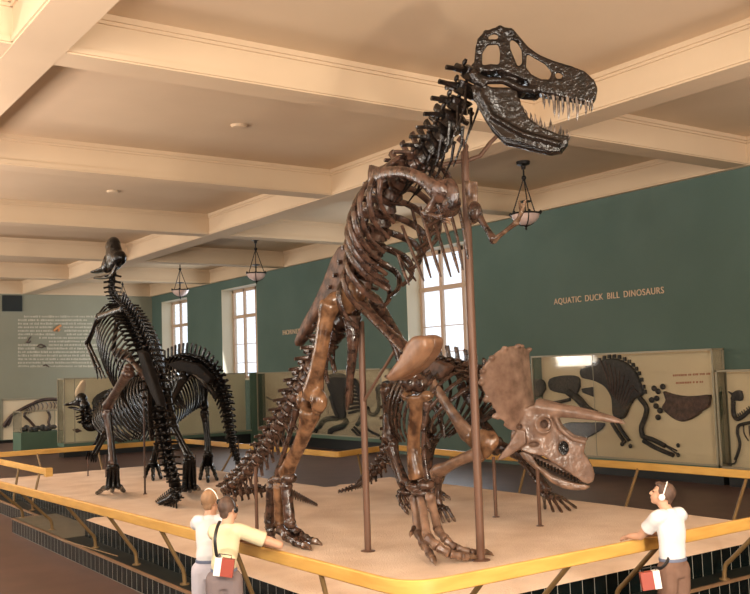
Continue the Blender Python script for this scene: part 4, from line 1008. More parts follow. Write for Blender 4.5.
for k in range(4):
    base = V((q.x-.08+.05*k, q.y, q.z-.02)); e = V((q.x-.13+.085*k, q.y-.16, .04)); md = base.lerp(e, .55)+V((0, 0, .05))
    toe(tri, [base, md, e], .034, .026, M['bone'], M['claw'], .05)
bone(tri, 'upper_arm', T(497, 446, .46), T(528, 458, .62), .11, .075, .10, M['bone'])
bone(tri, 'forearm', T(529, 462, .62), T(548, 490, .62), .065, .042, .055, M['bone'])
bone(tri, 'forearm', T(522, 460, .60), T(543, 490, .60), .055, .034, .045, M['bone'])
q = T(547, 493, .62)
for k in range(5):
    base = q + V((-.06+.03*k, 0, -.02)); tx, ty = ((545, 508), (553, 510.5), (561, 511), (569, 509.5), (575, 507))[k]
    e = onz(tx, ty, .035); md = base.lerp(e, .5)+V((0, 0, .035))
    toe(tri, [base, base.lerp(md, .5), md, e], .034, .024, M['bone'], M['claw'], .055)
# skull
S = Plane(onx(515, 400, 8.0), 138); S.n = -S.n
def sz(q, lat=0): return S.w(460+q[0]/3.494, 330+q[1]/3.494, lat)
def ss(q, sg, l):
    p = sz(q, -l); return p if sg < 0 else S.mir(p)
def sp_(q, lat=0): return S.w(q[0], q[1], lat)
def sb(pts, widths):
    A = [ss(q, -1, w_) for q, w_ in zip(pts, widths)]; return A, [S.mir(p) for p in A]
face = [(238, 268), (275, 258), (310, 272), (340, 292), (336, 312), (352, 338), (374, 366), (400, 380), (428, 384), (441, 393), (436, 412), (432, 430), (448, 452), (464, 482), (471, 508), (466, 530), (446, 540), (428, 532), (400, 512), (360, 486), (322, 462), (290, 440), (258, 436), (226, 426), (196, 410), (176, 384), (180, 350), (200, 310)]
def sw_(q): x = q[0]; return .26 if x < 250 else (.26-.12*(x-250)/110 if x < 360 else .14-.09*(x-360)/110)
b = MB().prism(*sb(face, [sw_(q) for q in face]))
# cheek (jugal) spurs
for sg in (-1, 1):
    A = [ss(q, sg, .30) for q in ((200, 345), (228, 352), (232, 395), (190, 430), (150, 452), (128, 458), (138, 440), (166, 404), (184, 376))]
    B = [ss(q, sg, .22) for q in ((200, 345), (228, 352), (232, 395), (190, 430), (150, 452), (128, 458), (138, 440), (166, 404), (184, 376))]
    b.prism(A, B)
    # brow horns
    hp_ = [((262, 268), .105, .15), ((300, 276), .10, .16), ((350, 283), .078, .18), ((420, 293), .062, .20), ((490, 306), .046, .21), ((540, 317), .030, .215), ((582, 328), .008, .22)]
    hb = [ss(q, sg, l_) for q, r_, l_ in hp_]
    b.tube(crv(hb, 18), [x[0] for x in cr([(r_,) for q, r_, l_ in hp_], 18)], 12)
# nose horn
b.tube([sz((398, 392)), sz((428, 386)), sz((448, 378))], [.07, .045, .012], 10)
# rim of the eye socket and cheek swellings
for sg in (-1, 1):
    b.tube([ss((293+30*math.cos(a), 330+30*math.sin(a)), sg, .235) for a in [2*PI*i/14 for i in range(15)]], .017, 8)
    b.tube([ss(q, sg, .19) for q in ((330, 300), (350, 345), (392, 380), (440, 392))], .03, 8)
# frill
rows = []
rim = [((242, 68), 0), ((205, 55), .24), ((160, 62), .42), ((115, 92), .56), ((82, 138), .63), ((72, 175), .63), ((84, 230), .56), ((112, 290), .46), ((150, 330), .36), ((190, 350), .30)]
bas = [((262, 262), 0), ((252, 262), .08), ((244, 268), .15), ((236, 276), .20), ((228, 286), .24), ((222, 296), .26), ((216, 308), .27), ((210, 322), .28), ((206, 336), .28), ((206, 348), .28)]
rim = cr([(a[0], a[1], l) for a, l in rim], 26); bas = cr([(a[0], a[1], l) for a, l in bas], 26)
def frill_row(ofs):
    out = []
    for rr_, bb in zip(rim, bas):
        row = []
        for k in range(9):
            f_ = k/8; q = (bb[0]*(1-f_)+rr_[0]*f_, bb[1]*(1-f_)+rr_[1]*f_); l = bb[2]*(1-f_)+rr_[2]*f_
            bulge = math.sin(PI*f_)*.05; l = l + math.sin(PI*f_)*.035*min(1, l/.2)
            p = ss((q[0]-bulge*40, q[1]+bulge*60), -1, l); row.append(p - S.a*(ofs*.045))
        out.append(row)
    return out
for mirror in (0, 1):
    A, B = frill_row(0), frill_row(1)
    if mirror: A = [[S.mir(p) for p in r] for r in A]; B = [[S.mir(p) for p in r] for r in B]
    n, m_ = len(A), len(A[0]); vs = [p for r in A for p in r]+[p for r in B for p in r]; N_ = n*m_; fs = []
    for i in range(n-1):
        for j in range(m_-1):
            a = i*m_+j; fs += [(a, a+1, a+m_+1, a+m_), (N_+a, N_+a+m_, N_+a+m_+1, N_+a+1)]
        fs += [(i*m_, (i+1)*m_, N_+(i+1)*m_, N_+i*m_), (i*m_+m_-1, N_+i*m_+m_-1, N_+(i+1)*m_+m_-1, (i+1)*m_+m_-1)]
    for j in range(m_-1): fs += [(j, N_+j, N_+j+1, j+1), ((n-1)*m_+j, (n-1)*m_+j+1, N_+(n-1)*m_+j+1, N_+(n-1)*m_+j)]
    b.add(vs, fs)
    for i in range(0, 22, 3):
        p = A[i][-1]; b.ell(p, (.045, .045, .03), nu=8, nv=6)
b.tube([sz((250, 440)), sz((330, 480)), sz((420, 525))], [(.12, .05), (.08, .045), (.03, .03)], 8)
cut = MB()
def hole(q, rx_, rz_, depth, lat):
    for sg in (-1, 1):
        c_ = ss(q, sg, lat); cut.ell(c_, (rx_, depth, rz_), (S.a, S.n, Z3), 14, 10)
hole((293, 330), .050, .055, .16, .24); hole((207, 338), .035, .035, .12, .27)
hole((362, 412), .062, .085, .4, .10); hole((258, 400), .07, .03, .12, .26)
sk3 = b.organic('skull', M['horn'], tri, .0135, 2, cut)
plate(tri, 'nostril_shade', [sz(q) for q in ((330, 380), (392, 380), (400, 450), (340, 450))], .03, M['skull'], S.n, .012, 1)  # dark plate added inside the nostril hole to stand in for its shade
# lower jaw
jw3 = [(206, 428), (225, 422), (252, 440), (272, 472), (318, 508), (370, 526), (410, 536), (438, 540), (456, 546), (440, 558), (404, 561), (362, 554), (320, 534), (290, 506), (254, 480), (224, 452)]
def jw3w(q): x = q[0]; return .20-.13*(max(0, x-230)/210)
b = MB()
for sg in (-1, 1):
    b.prism([ss(q, sg, jw3w(q)) for q in jw3], [ss(q, sg, max(.004, jw3w(q)-.07)) for q in jw3])
b.organic('lower_jaw', M['mid'], tri, .0135, 4)
for sg in (-1, 1):
    b = MB()
    for i in range(14):
        q = (262+i*11.5, 445+i*5.6); p = ss(q, sg, (.155-.006*i)); b.tube([p, p-Z3*.06], [.016, .012], 6)
    b.build('tooth_row', M['skull'], tri)
for (bx_, by_), (tx, ty), lb in (((540, 526), (538, 470), 'thin support pole under the lower jaw of the horned skull'), ((496, 517), (494, 458), 'thin support pole under the chest of the horned skeleton')):
    p = onz(bx_, by_, .01); pole(lb, p, zat(p, tx, ty), .022)

# ================================================================== BLACK DUCK-BILLED SKELETONS
def hadro_skull(par, q, out, wd, jaw=None, m=None):
    """deep narrow skull from a side outline on plane q"""
    A = [q.shift(q.w(*p), -w_) for p, w_ in zip(out, wd)]; B = [q.mir(p) for p in A]
    return MB().prism(A, B)
BK, BB = M['black'], M['blackbrown']
had = thing('dinosaur_skeleton', (5.7, 15.5, 0), 'tall black duck-billed skeleton standing upright with raised head at the left', 'dinosaur skeleton')
Hh = Plane((5.65, 15.5, 0), 4)
def H(px, py, l=0): return Hh.w(px, py, l)
path = crv([H(113, 271), H(111.5, 282), H(112, 292), H(116, 302), H(124, 313), H(133, 327), H(141, 344), H(147, 362), H(152, 382), H(156, 402), H(161, 424), H(165, 446), H(169, 466), H(174, 481), H(176.5, 490), H(172, 498), H(161, 503), H(147, 510.5)], 220)
Lt = plen(path); s = 0; sn = plen(path[:int(220*3.6/17)]); shp = plen(path[:int(220*8/17)]); d_ = []
while s < Lt-.04:
    if s < sn: f_ = s/sn; L, r, sh, tw, ti = .125, .06+.015*f_, .09, .09, .3
    elif s < shp: f_ = (s-sn)/(shp-sn); L, r, sh, tw, ti = .125, .11, .22, .18, .25
    else: f_ = (s-shp)/(Lt-shp); g = 1-f_; L, r, sh, tw, ti = .11*g**.4+.03, .115*g**.7+.012, .22*g**.8+.02, .13*g, .3
    p, t = at(path, s+L/2)
    u = vertebra(had, p, t, -Hh.n, L*.92, r, sh, tw, BK, ti, .22*(1-f_) if s > shp+.5 else 0)
    if sn-.15 < s < shp-.35: d_.append((p, t, -Hh.n, u))
    s += L
for k, (p, t, sd, u) in enumerate(d_):
    f_ = k/(len(d_)-1); w_ = .28+.18*math.sin(PI*min(1, .25+f_*.7)); d = .66+.26*math.sin(PI*(f_*.8+.1))
    for sg in (-1, 1): rib(had, p, t, sd, u, sg, w_, d, .36, .03, BK, 12, .5)
hx = (Hh.a, Hh.n, Z3)
b = MB().ell(H(114, 255), (.30, .13, .27), hx).ell(H(107, 266), (.16, .10, .13), hx).ell(H(115, 262), (.22, .12, .15), hx).ell(H(113, 246), (.27, .12, .165), hx).ell(H(119, 258), (.18, .13, .14), hx).ell(H(117.5, 256), (.15, .13, .12), hx).ell(H(108, 262), (.12, .09, .15), hx).ell(H(112, 266), (.10, .09, .10), hx)
b.tube(crv([H(110, 264), H(104, 268.5), H(99, 271), H(94.5, 272.5)], 8), [(.10, .10), (.09, .085), (.08, .07), (.08, .055), (.09, .045), (.11, .038), (.125, .032), (.12, .028), (.07, .02)], 10, up=Z3)
b.organic('skull', BK, had, .017, 3)
b = MB()
for l in (-.08, .08): b.tube(crv([H(117, 265, l), H(111, 275, l), H(103, 277.5, l*.8), H(95.5, 278, l*.3)], 8), [(.03, .05), (.03, .06), (.03, .06), (.03, .05), (.03, .045), (.03, .04), (.03, .035), (.035, .03), (.03, .02)], 8, up=Z3)
b.ell(H(97, 278), (.05, .08, .025), hx); b.organic('lower_jaw', BK, had, .016, 2)
# arms (far arm reaches down to the left)
for sh0, el, wr, l in (((99, 317), (87, 344), (96, 368), -.42), ((117, 322), (113, 350), (118, 366), .42)):
    bone(had, 'shoulder_blade', H(sh0[0]+22, sh0[1]-8, l*1.0), H(*sh0, l*1.05), .05, .05, .07, BK, flat=.5)
    bone(had, 'upper_arm', H(*sh0, l), H(*el, l*1.1), .065, .042, .055, BK)
    bone(had, 'forearm', H(*el, l*1.1), H(*wr, l*1.1), .042, .028, .036, BK); bone(had, 'forearm', H(el[0]+2.5, el[1]+1, l*1.1), H(wr[0]+4, wr[1]-1, l*1.1), .036, .024, .03, BK)
    for k in range(3): toe(had, [H(wr[0]+k*2.2, wr[1], l*1.1), H(wr[0]+1+k*3, wr[1]+5, l*1.1), H(wr[0]+1.5+k*3.6, wr[1]+9, l*1.1)], .022, .016, BK, BK, .04, 'finger')
for l in (-.24, .24):
    plate(had, 'hip_blade', [H(x, y, l) for x, y in ((140, 350), (146, 352), (153, 372), (160, 392), (164, 406), (160, 406), (153, 392), (146, 376))], .11, M['blackplate'], Hh.n, .02, 10)
    MB().tube(crv([H(146, 378, l), H(136, 366, l), H(127, 357, l*.9), H(116, 350, l*.8)], 10), [(.05, .06)]*3+[(.045, .05)]*3+[(.06, .09), (.07, .12), (.07, .13), (.06, .11), (.03, .06)], 8, up=Hh.n).organic('prepubis', BB if l < 0 else BK, had, .018, 2)
    MB().tube(crv([H(150, 388, l), H(150, 410, l*.8), H(152, 440, l*.4)], 8), [(.05, .06), (.045, .05), (.04, .045), (.04, .04), (.035, .04), (.035, .035), (.035, .035), (.04, .04), (.03, .03)], 8).build('ischium', BK, had)
def hleg(par, PL, hip, knee, ank, foot, l, m1, m2, toes):
    bone(par, 'femur', PL(*hip, l), PL(*knee, l), .10, .068, .095, m1)
    bone(par, 'tibia', PL(knee[0]+.5, knee[1]+5, l), PL(*ank, l), .09, .052, .075, m1)
    bone(par, 'fibula', PL(knee[0]+3, knee[1]+6, l), PL(ank[0]+2.5, ank[1], l), .034, .024, .03, m2)
    a = PL(*ank, l); f = PL(*foot, l)
    MB().ell(a-Z3*.03, (.10, .09, .06)).organic('ankle', m2, par, .018, 2)
    for k, tip in enumerate(toes):
        o_ = Hh.n*(-.08+.08*k); mt = f + o_ + Z3*.0; mt.z = .20
        bone(par, 'metatarsal', a-Z3*.06+o_*.7, mt, .05, .036, .048, m2, organic=False)
        e = onz(tip[0], tip[1], .035); toe(par, [mt, mt.lerp(e, .4)+Z3*.02, mt.lerp(e, .75), e], .05, .036, m2, m2, .05)
hleg(had, H, (129, 371), (107, 407), (113, 464), (113, 478), -.42, BB, BK, ((97, 493), (112, 491), (124, 491)))
hleg(had, H, (166, 394), (172, 420), (189, 457), (189, 470), .42, BK, BK, ((180, 488), (190, 491), (199, 489)))
# four-footed one
quad = thing('dinosaur_skeleton', (7.5, 17, 0), 'black duck-billed skeleton bent forward on four legs, with arched spiny back and long hanging tail', 'dinosaur skeleton')
Qh = Plane((7.55, 16.6, 0), -9)
def Q(px, py, l=0): return Qh.w(px, py, l)
path = crv([Q(86, 407), Q(85, 416), Q(88, 425), Q(95, 425), Q(103, 415), Q(114, 402), Q(130, 392), Q(146, 381), Q(160, 371), Q(173, 364), Q(186, 361), Q(198, 364), Q(210, 373), Q(219, 387), Q(225, 404), Q(228, 422), Q(231, 440), Q(235, 455), Q(240, 468), Q(244, 475)], 240)
Lt = plen(path); s = 0; sn = plen(path[:int(240*4/19)]); shp = plen(path[:int(240*11/19)]); d_ = []
while s < Lt-.04:
    if s < sn: L, r, sh, tw, ti = .11, .12, .10, .14, .3; f_ = 0
    elif s < shp: f_ = (s-sn)/(shp-sn); L, r, sh, tw, ti = .125, .11, .20+.05*f_, .16, .2
    else: f_ = (s-shp)/(Lt-shp); g = 1-f_; L, r, sh, tw, ti = .105*g**.4+.03, .12*g**.7+.014, .23*g**.6+.01, .13*g, .25
    p, t = at(path, s+L/2)
    u = vertebra(quad, p, t, -Qh.n, L*.92, r, sh, tw, BK, ti, .24*(1-f_) if s > shp+.4 else 0)
    if sn+.1 < s < shp-.25: d_.append((p, t, -Qh.n, u))
    s += L
for k, (p, t, sd, u) in enumerate(d_):
    f_ = k/(len(d_)-1); w_ = .32+.18*math.sin(PI*min(1, .2+f_*.75)); d = .80+.28*math.sin(PI*(f_*.8+.12))
    for sg in (-1, 1): rib(quad, p, t, sd, u, sg, w_, d, .25, .032, BK, 12, .5)
qx = (Qh.a, Qh.n, Z3)
b = MB().ell(Q(81.5, 400), (.17, .13, .17), qx).ell(Q(85, 406), (.13, .11, .13), qx)
b.tube(crv([Q(79, 402), Q(75, 403), Q(71, 404), Q(67, 405)], 6), [(.11, .11), (.10, .085), (.09, .065), (.10, .05), (.13, .045), (.14, .035), (.09, .02)], 10, up=Z3)
b.organic('skull', BK, quad, .02, 3, MB().ell(Q(81, 399, -.16), (.06, .07, .06), qx))
b = MB().tube(crv([Q(79, 396), Q(81, 388), Q(84, 380)], 6), [(.05, .10), (.05, .12), (.05, .13), (.045, .12), (.04, .10), (.035, .07), (.02, .04)], 8, up=Qh.n); b.organic('reflection_patch', M['reflection_pale'], quad, .02, 2)  # pale reflection modelled as a solid shape above the head
MB().tube(crv([Q(86, 408), Q(80, 409.5), Q(74, 408), Q(69, 407)], 6), [(.06, .05), (.06, .05), (.06, .04), (.07, .035), (.09, .03), (.09, .025), (.06, .015)], 8, up=Z3).organic('lower_jaw', BK, quad, .018, 2)
for l in (-.26, .26):
    plate(quad, 'hip_blade', [Q(x, y, l) for x, y in ((168, 364), (182, 360), (200, 364), (214, 378), (210, 384), (198, 376), (182, 372))], .12, M['blackplate'], Qh.n, .022, 10)
    MB().tube(crv([Q(195, 374, l), Q(206, 384, l), Q(216, 397, l*.6)], 8), [(.06, .06)]*5+[(.05, .05)]*3+[(.06, .06)], 8).build('ischium', BK, quad)
    MB().tube(crv([Q(192, 374, l), Q(180, 384, l), Q(170, 392, l)], 8), [(.05, .06)]*4+[(.05, .09)]*4+[(.03, .05)], 8, up=Qh.n).build('prepubis', BK, quad)
hleg(quad, Q, (203, 373), (204, 407), (208, 453), (207, 464), .30, BK, BK, ((200, 479), (208, 481.5), (217, 479.5)))
hleg(quad, Q, (184, 376), (160, 424), (153, 462), (153, 468), -.42, BK, BK, ((145, 477), (153, 479.5), (161, 478)))
for sh0, el, wr, l in (((112, 416), (103, 436), (93, 454), -.40), ((104, 424), (98, 440), (88, 452), .40)):
    bone(quad, 'shoulder_blade', Q(sh0[0]+18, sh0[1]-16, l), Q(*sh0, l), .06, .06, .08, BK, flat=.5)
    bone(quad, 'upper_arm', Q(*sh0, l), Q(*el, l), .08, .055, .07, BK)
    bone(quad, 'forearm', Q(*el, l), Q(*wr, l), .05, .035, .045, BK); bone(quad, 'forearm', Q(el[0]+3, el[1], l), Q(wr[0]+3, wr[1], l), .045, .03, .04, BK)
    for k in range(3): toe(quad, [Q(wr[0]+k*1.6, wr[1], l), Q(wr[0]-1+k*2, wr[1]+4, l), Q(wr[0]-1.5+k*2.2, wr[1]+6, l)], .03, .024, BK, BK, .05, 'finger')
for bx_, by_, ty, lb, r in ((145, 494, 372, 'thin dark support rod rising beside the tall black skeleton into its hips', .016), (106, 477, 455, 'short thin dark rod standing left of the tall black skeleton foot', .012), (166, 470, 366, 'thin dark support rod under the arched ribs of the bent black skeleton', .014), (239, 472, 440, 'thin dark rod beside the hanging tail of the bent black skeleton', .012), (88, 476, 458, 'thin rod under the hanging forefoot of the bent black skeleton', .012), (196, 486, 455, 'thin dark rod beside the hind feet of the bent black skeleton', .012)):
    p = onz(bx_, by_, .01); pole(lb, p, zat(p, bx_, ty), r, M['rod'], 'support_rod', group='thin rods holding the black skeletons')
# ================================================================== CHILDREN AT THE RAIL
def limb(b, pts, rs, seg=10, n=10):
    P_ = crv(pts, n); R_ = [x[0] for x in cr([(r,) for r in rs], n)]; b.tube(P_, R_, seg)
    for p, r in ((P_[0], R_[0]), (P_[-1], R_[-1])): b.ell(p, (r, r, r), nu=10, nv=8)
def head_shape(b, c, f, u, r, k=1.0):
    """c centre, f facing, u crown direction, r right; k scale (head height about .22k)"""
    ax = (r, f, u)
    b.ell(c+u*.022*k-f*.012*k, (.072*k, .090*k, .088*k), ax, 16, 12)         # cranium
    b.ell(c-u*.035*k+f*.022*k, (.058*k, .062*k, .066*k), ax, 14, 10)         # face
    b.ell(c-u*.082*k+f*.048*k, (.030*k, .028*k, .022*k), ax, 10, 8)          # chin
    b.tube([c+u*.012*k+f*.082*k, c-u*.012*k+f*.094*k, c-u*.026*k+f*.100*k, c-u*.034*k+f*.084*k], [.008*k, .010*k, .013*k, .008*k], 8)
    b.ell(c-u*.052*k+f*.080*k, (.020*k, .010*k, .006*k), ax, 8, 6); b.ell(c-u*.062*k+f*.078*k, (.018*k, .010*k, .007*k), ax, 8, 6)
    for s in (-1, 1):
        b.ell(c+r*s*.073*k-u*.012*k-f*.008*k, (.010*k, .022*k, .032*k), ax, 10, 8)   # ears
        b.ell(c+r*s*.03*k+u*.016*k+f*.074*k, (.022*k, .010*k, .007*k), ax, 8, 6)     # brows
def hand(b, wr, d, n, side, k=1.0, curl=.5):
    """palm and five fingers; d finger direction, n palm-down normal, side thumb side"""
    wr, d, n, side = V(wr), V(d).normalized(), V(n).normalized(), V(side).normalized()
    b.ell(wr+d*.04*k, (.034*k, .045*k, .016*k), (side, d, n), 10, 8)
    for i, (o, L) in enumerate(((.024, .058), (.008, .066), (-.008, .061), (-.023, .048))):
        p = wr+d*.074*k+side*o*k; q1 = p+d*L*.45*k+n*L*.12*curl*k; q2 = q1+(d*(1-curl*.5)+n*curl).normalized()*L*.32*k; q3 = q2+(d*(1-curl)+n*curl*1.3).normalized()*L*.26*k
        b.tube([wr+d*.045*k+side*o*.8*k, p, q1, q2, q3], [.0088*k, .0088*k, .0078*k, .007*k, .005*k], 8)
    p = wr+d*.022*k+side*.03*k; b.tube([wr+d*.012*k+side*.012*k, p, p+d*.026*k+side*.02*k+n*.006*k, p+d*.048*k+side*.024*k+n*.012*k], [.011*k, .0105*k, .009*k, .006*k], 8)

def child_figure(loc, facing, lean, head_c, head_f, head_u, arms, label, shirt, trousers, hair, floor=FZ, H_=1.36, hs=.93, slim=.9):
    """standing child; loc on the floor, facing = compass azimuth, lean = chest offset vector"""
    a = math.radians(facing); f = V((math.sin(a), math.cos(a), 0)); r = V((math.cos(a), -math.sin(a), 0)); k = H_/1.36
    t = thing('person', loc, label, 'person'); o = V(loc)
    hip = o + Z3*.755*k
    hc = V(head_c); hf = V(head_f).normalized(); hr = hf.cross(V(head_u)).normalized(); hu = hr.cross(hf)
    nk = hc - Z3*.112*k - hf*.02*k - f*.02*k; sh = nk - Z3*.050*k - f*.022*k; ch = hip.lerp(sh, .70) - f*.012
    b = MB()
    # torso
    b.tube(crv([hip-Z3*.06, hip+Z3*.06, hip.lerp(ch, .55), ch, sh, nk], 14), [(x[0]*slim, x[1]*slim) for x in cr([(.115*k, .085*k), (.12*k, .085*k), (.105*k, .075*k), (.125*k, .085*k), (.125*k, .06*k), (.045*k, .045*k)], 14)], 14, up=f)
    limb(b, [sh.lerp(nk, .5), hc-hu*.05*k-hf*.01*k], [.050*k, .049*k], n=4)
    head_shape(b, hc, hf, hu, hr, k*hs)
    sho = {}
    for s in (-1, 1): sho[s] = sh + r*s*.135*k*slim
    for s in (-1, 1):
        el, wr, hd, hn, hside = arms[s]
        limb(b, [sh+r*s*.09*k, sho[s], sho[s].lerp(V(el), .5), V(el)], [.05*k, .048*k, .04*k, .034*k]); limb(b, [V(el), V(el).lerp(V(wr), .4), V(wr)], [.034*k, .033*k, .022*k])
        hand(b, wr, hd, hn, hside, k)
    for s in (-1, 1):
        h0 = hip + r*s*.058*k - Z3*.04; kn = o + r*s*.075*k + Z3*.38*k + f*.015; an = o + r*s*.08*k + Z3*.07*k - f*.03
        limb(b, [h0, h0.lerp(kn, .5), kn, kn.lerp(an, .35)-f*.008, an], [.066*k*(.3+.7*slim), .058*k*(.3+.7*slim), .046*k, .044*k, .034*k], n=14)
        b.tube([an-f*.03-Z3*.03, an+f*.06-Z3*.045, an+f*.14-Z3*.055], [(.035, .03), (.038, .026), (.03, .015)], 8)
    body = b.organic('body', M['skin'], t, .0072, 3)
    # shirt
    b = MB()
    b.tube(crv([hip+Z3*.03, hip+Z3*.10, hip.lerp(ch, .6), ch, sh, sh.lerp(nk, .72)], 14), [(x[0]*slim, x[1]*slim) for x in cr([(.128*k, .098*k), (.132*k, .100*k), (.132*k, .098*k), (.145*k, .104*k), (.138*k, .076*k), (.056*k, .055*k)], 14)], 16, up=f)
    for s in (-1, 1):
        el = V(arms[s][0]); e = sho[s].lerp(el, .62); b.tube(crv([sh+r*s*.06*k, sho[s]+r*s*.006, sho[s].lerp(el, .3), e], 8), [.064*k, .064*k, .062*k, .06*k, .06*k, .059*k, .06*k, .061*k, .062*k], 12)
    b.tube([sh.lerp(nk, .55), sh.lerp(nk, .9)], [.062*k, .055*k], 12)
    random.seed(int(loc[0]*100)); 
    for i in range(9):   # creases and folds
        q = hip.lerp(ch, .1+.1*i)+f*(-.084 if i % 2 else .08)*k*slim+r*random.uniform(-.04, .04)*slim; b.tube([q-r*.04*slim+Z3*.02-(q-hip).normalized()*0, q, q+r*.04*slim-Z3*.015], [.006, .010, .006], 6)
    b.organic('shirt', shirt, t, .009, 3)
    # trousers and belt
    b = MB(); b.tube([hip+Z3*.045, hip, hip-Z3*.10], [(.13*k*slim, .10*k*slim), (.135*k*slim, .105*k*slim), (.13*k*slim, .10*k*slim)], 14, up=f)
    for s in (-1, 1):
        h0 = hip + r*s*.062*k - Z3*.04; kn = o + r*s*.075*k + Z3*.38*k + f*.012; an = o + r*s*.08*k + Z3*.055*k - f*.03
        limb(b, [h0, h0.lerp(kn, .5), kn, an], [.096*k*(.3+.7*slim), .088*k*(.3+.7*slim), .072*k*(.3+.7*slim), .062*k], 12, 12)
    b.organic('trousers', trousers, t, .010, 3)
    MB().tube([hip+Z3*.04+r*(.134*k*slim*math.cos(q))+f*(.104*k*slim*math.sin(q)) for q in [2*PI*i/24 for i in range(25)]], [(.004, .014)]*25, 6).build('belt', M['belt'], t)
    for s in (-1, 1):
        an = o + r*s*.08*k - f*.03
        MB().tube([an-f*.045+Z3*.04, an+Z3*.045, an+f*.07+Z3*.04, an+f*.15+Z3*.028, an+f*.165+Z3*.024], [(.034, .036), (.042, .045), (.044, .036), (.038, .026), (.02, .014)], 10).organic('shoe', M['leather'], t, .010, 2)
    # hair cap
    kb_, k = k, k*hs
    hb = MB(); ax = (hr, hf, hu)
    hb.ell(hc+hu*.030*k-hf*.022*k, (.079*k, .092*k, .090*k), ax, 18, 14)
    hb.ell(hc+hu*.078*k+hf*.045*k, (.055*k, .040*k, .026*k), ax, 12, 8)
    hb.ell(hc-hu*.03*k-hf*.055*k, (.062*k, .046*k, .055*k), ax, 12, 8)
    cut = MB(); cut.box(hc+hf*.115*k-hu*.04*k, (.4, .14*k, .20*k), ax); cut.box(hc+hf*.03*k-hu*.085*k, (.4, .2*k, .12*k), ax)
    hb.organic('hair', hair, t, .0062, 2, cut)
    for s in (-1, 1): MB().ell(hc+hr*s*.028*k+hu*.004*k+hf*.079*k, (.010*k, .007*k, .007*k), ax, 8, 6).build('eye', M['eye'], t)
    return t, dict(f=f, r=r, hip=hip, sh=sh, hc=hc, hf=hf, hu=hu, hr=hr, sho=sho, k=k)
def headset(i, label, side, m, band):
    """earphone cup with a band over the crown"""
    hc, hr, hu, hf, k = i['hc'], i['hr'], i['hu'], i['hf'], i['k']; ax = (hr, hf, hu)
    t = thing('headset', hc, label, 'earphones')
    for s in (-1, 1):
        q = hc+hr*s*.088*k-hu*.012*k-hf*.006*k
        MB().ell(q, (.014*k, .028*k, .030*k), ax, 12, 8).build('ear_cup', m, t)
    pts = [hc + hr*(.090*k*math.cos(q)) + hu*(.030+.0)*k*0 + hu*(.128*k*math.sin(q)) - hu*.005 - hf*.010*k for q in [PI*j/16 for j in range(17)]]
    MB().tube(pts, .0055, 6).build('headband', band, t)
    return t
def guide_box(c, ax, label, strap):
    """red case with a white side panel, hung from a black strap"""
    t = thing('audio_guide', c, label, 'audio guide box')
    x, y, z = ax
    MB().box(c+x*.030, (.098, .05, .135), ax).build('red_case', M['red'], t, smooth=False)
    MB().box(c-x*.043, (.052, .054, .137), ax).build('white_panel', M['whitepl'], t, smooth=False)
    MB().tube([c-x*.05+z*.066, c-x*.05+z*.095, c+x*.05+z*.095, c+x*.05+z*.066], .004, 6).build('ring', M['leather'], t)
    MB().tube(crv(strap, 20), [(.013, .003)]*21, 6, up=y).build('strap', M['leather'], t)
    return t
def atd(px, py, d): return CAM + ray(px, py)*d
# right-hand boy
D_ = 7.62
hc = atd(662, 494.5, D_)
fa = -36; fv = V((math.sin(math.radians(fa)), math.cos(math.radians(fa)), 0)); rv = V((fv.y, -fv.x, 0))
fb = 8; fbv = V((math.sin(math.radians(fb)), math.cos(math.radians(fb)), 0)); rbv = V((fbv.y, -fbv.x, 0))
loc = V((hc.x+.0, hc.y-.07, FZ))
hf = (fv + Z3*.36).normalized(); hu = (Z3 - hf*hf.z).normalized()
RT = RZ+.105
elL = V((atd(645, 533, D_).x, 5.19, RT+.045)); wrL = V((elL.x+.0, 5.31, RT+.03))
elR = V((loc.x+.17, 5.17, RT+.05)); wrR = V((elR.x-.15, 5.30, RT+.03))
pr, I = child_figure(loc, fb, None, hc, hf, hu, {-1: (elL, wrL, (.25, .9, -.3), (0, 0, -1), (.3, .9, 0)), 1: (elR, wrR, (-.8, .5, -.1), (0, 0, -1), (-.4, -.9, 0))},
    'child in white short-sleeved shirt and brown trousers alone at right, looking up', M['white'], M['tanc'], M['hairb'], H_=1.33)
headset(I, 'small white earphones on the child alone at the right', -1, M['whitepl'], M['whitepl'])
gc = atd(651, 580, D_-.30)
yy = V((_f0.x, _f0.y, 0)); rr = (V((_rt.x, _rt.y, 0)).normalized() + Z3*.12).normalized(); zz = rr.cross(yy).normalized()
guide_box(gc, (-rr, -yy, zz), 'red and white audio guide box at the hip of the child alone at right',
          [gc+Z3*.09+rr*.03, atd(661, 568, D_-.24), atd(667, 562, D_-.20), atd(671, 552, D_-.15)])
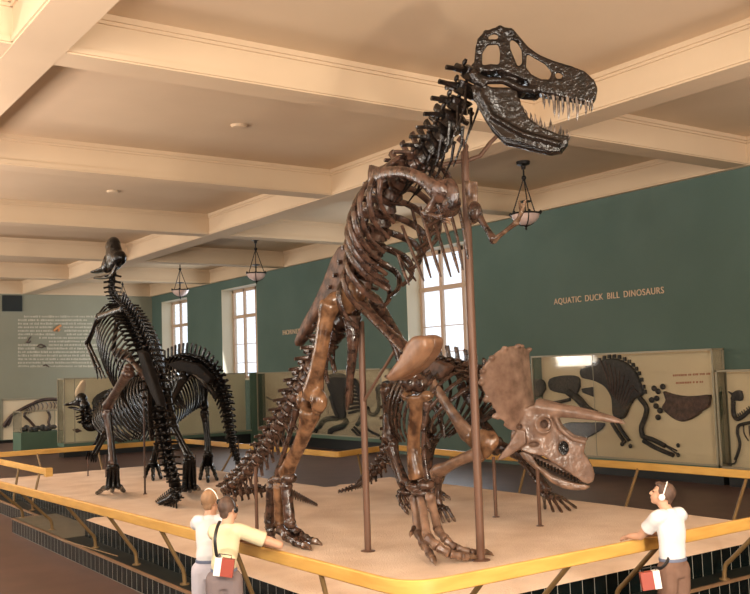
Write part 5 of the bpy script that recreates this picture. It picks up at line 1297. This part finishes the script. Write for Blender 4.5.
# left-hand pair, leaning over the long side of the rail
def pair(px, py, d, fa, hfv, arms, label, shirt, tr, hair, Hh_, back, slim):
    hc = atd(px, py, d); f = V((math.sin(math.radians(fa)), math.cos(math.radians(fa)), 0)); r = V((f.y, -f.x, 0))
    loc = V((hc.x, hc.y, 0)) - f*back; loc.z = FZ
    hf = V(hfv).normalized(); hu = (Z3+f*.2); hu = (hu - hf*hu.dot(hf)).normalized()
    return child_figure(loc, fa, None, hc, hf, hu, arms, label, shirt, tr, hair, H_=Hh_, hs=.86, slim=slim)
fa = 30; f = V((math.sin(math.radians(fa)), math.cos(math.radians(fa)), 0)); r = V((f.y, -f.x, 0))
hA = atd(211, 501, 8.15)
xr = lambda y: 3.76+(9.0-y)*.04
eA = {-1: (V((xr(hA.y+.25)-.05, hA.y+.25, RT+.05)), V((xr(hA.y)+.0, hA.y+.08, RT+.03)), (.5, -.8, -.1), (0, 0, -1), (-.8, -.4, 0)), 1: (V((xr(hA.y)-.06, hA.y-.16, RT+.05)), V((xr(hA.y)+.02, hA.y+.02, RT+.03)), (.4, .9, -.1), (0, 0, -1), (-.8, .4, 0))}
pA_, IA = pair(211, 501, 8.15, fa, (f*.8 + r*.45 + Z3*.10), eA, 'child in white shirt and pale grey trousers leaning on the rail, left of a pair', M['white'], M['greyc'], M['hairbl'], 1.42, .30, .76)
headset(IA, 'black earphones with white band on the fair-haired left child of the pair', 1, M['blackpl'], M['whitepl'])
hB = atd(229, 509, 7.75)
eB = {-1: (V((xr(hB.y+.22)-.06, hB.y+.24, RT+.05)), V((xr(hB.y)+.0, hB.y+.06, RT+.03)), (.5, -.8, -.1), (0, 0, -1), (-.8, -.4, 0)), 1: (V((xr(hB.y-.2)-.03, hB.y-.22, RT+.055)), V((xr(hB.y)+.01, hB.y-.02, RT+.03)), (.3, .95, -.1), (0, 0, -1), (-.8, .4, 0))}
pB_, IB = pair(229, 509, 7.75, fa+4, (f*.75 + r*.6 + Z3*.02), eB, 'child in cream shirt and dark trousers bending over the rail, right of a pair', M['creamcotton'], M['darkc'], M['hairb'], 1.44, .34, .72)
headset(IB, 'black earphones on the brown-haired right child of the pair', 1, M['blackpl'], M['blackpl'])
gc = atd(223.5, 567, 7.25)
rr = (V((_rt.x, _rt.y, 0)).normalized() - Z3*.16).normalized(); zz = rr.cross(yy).normalized()
guide_box(gc, (rr, yy, zz), 'red and white audio guide box on a strap beside the pair at left',
          [gc+Z3*.09-rr*.02, atd(217, 556, 7.24), atd(215, 540, 7.24), atd(217, 528, 7.30), atd(220, 521, 7.42)])
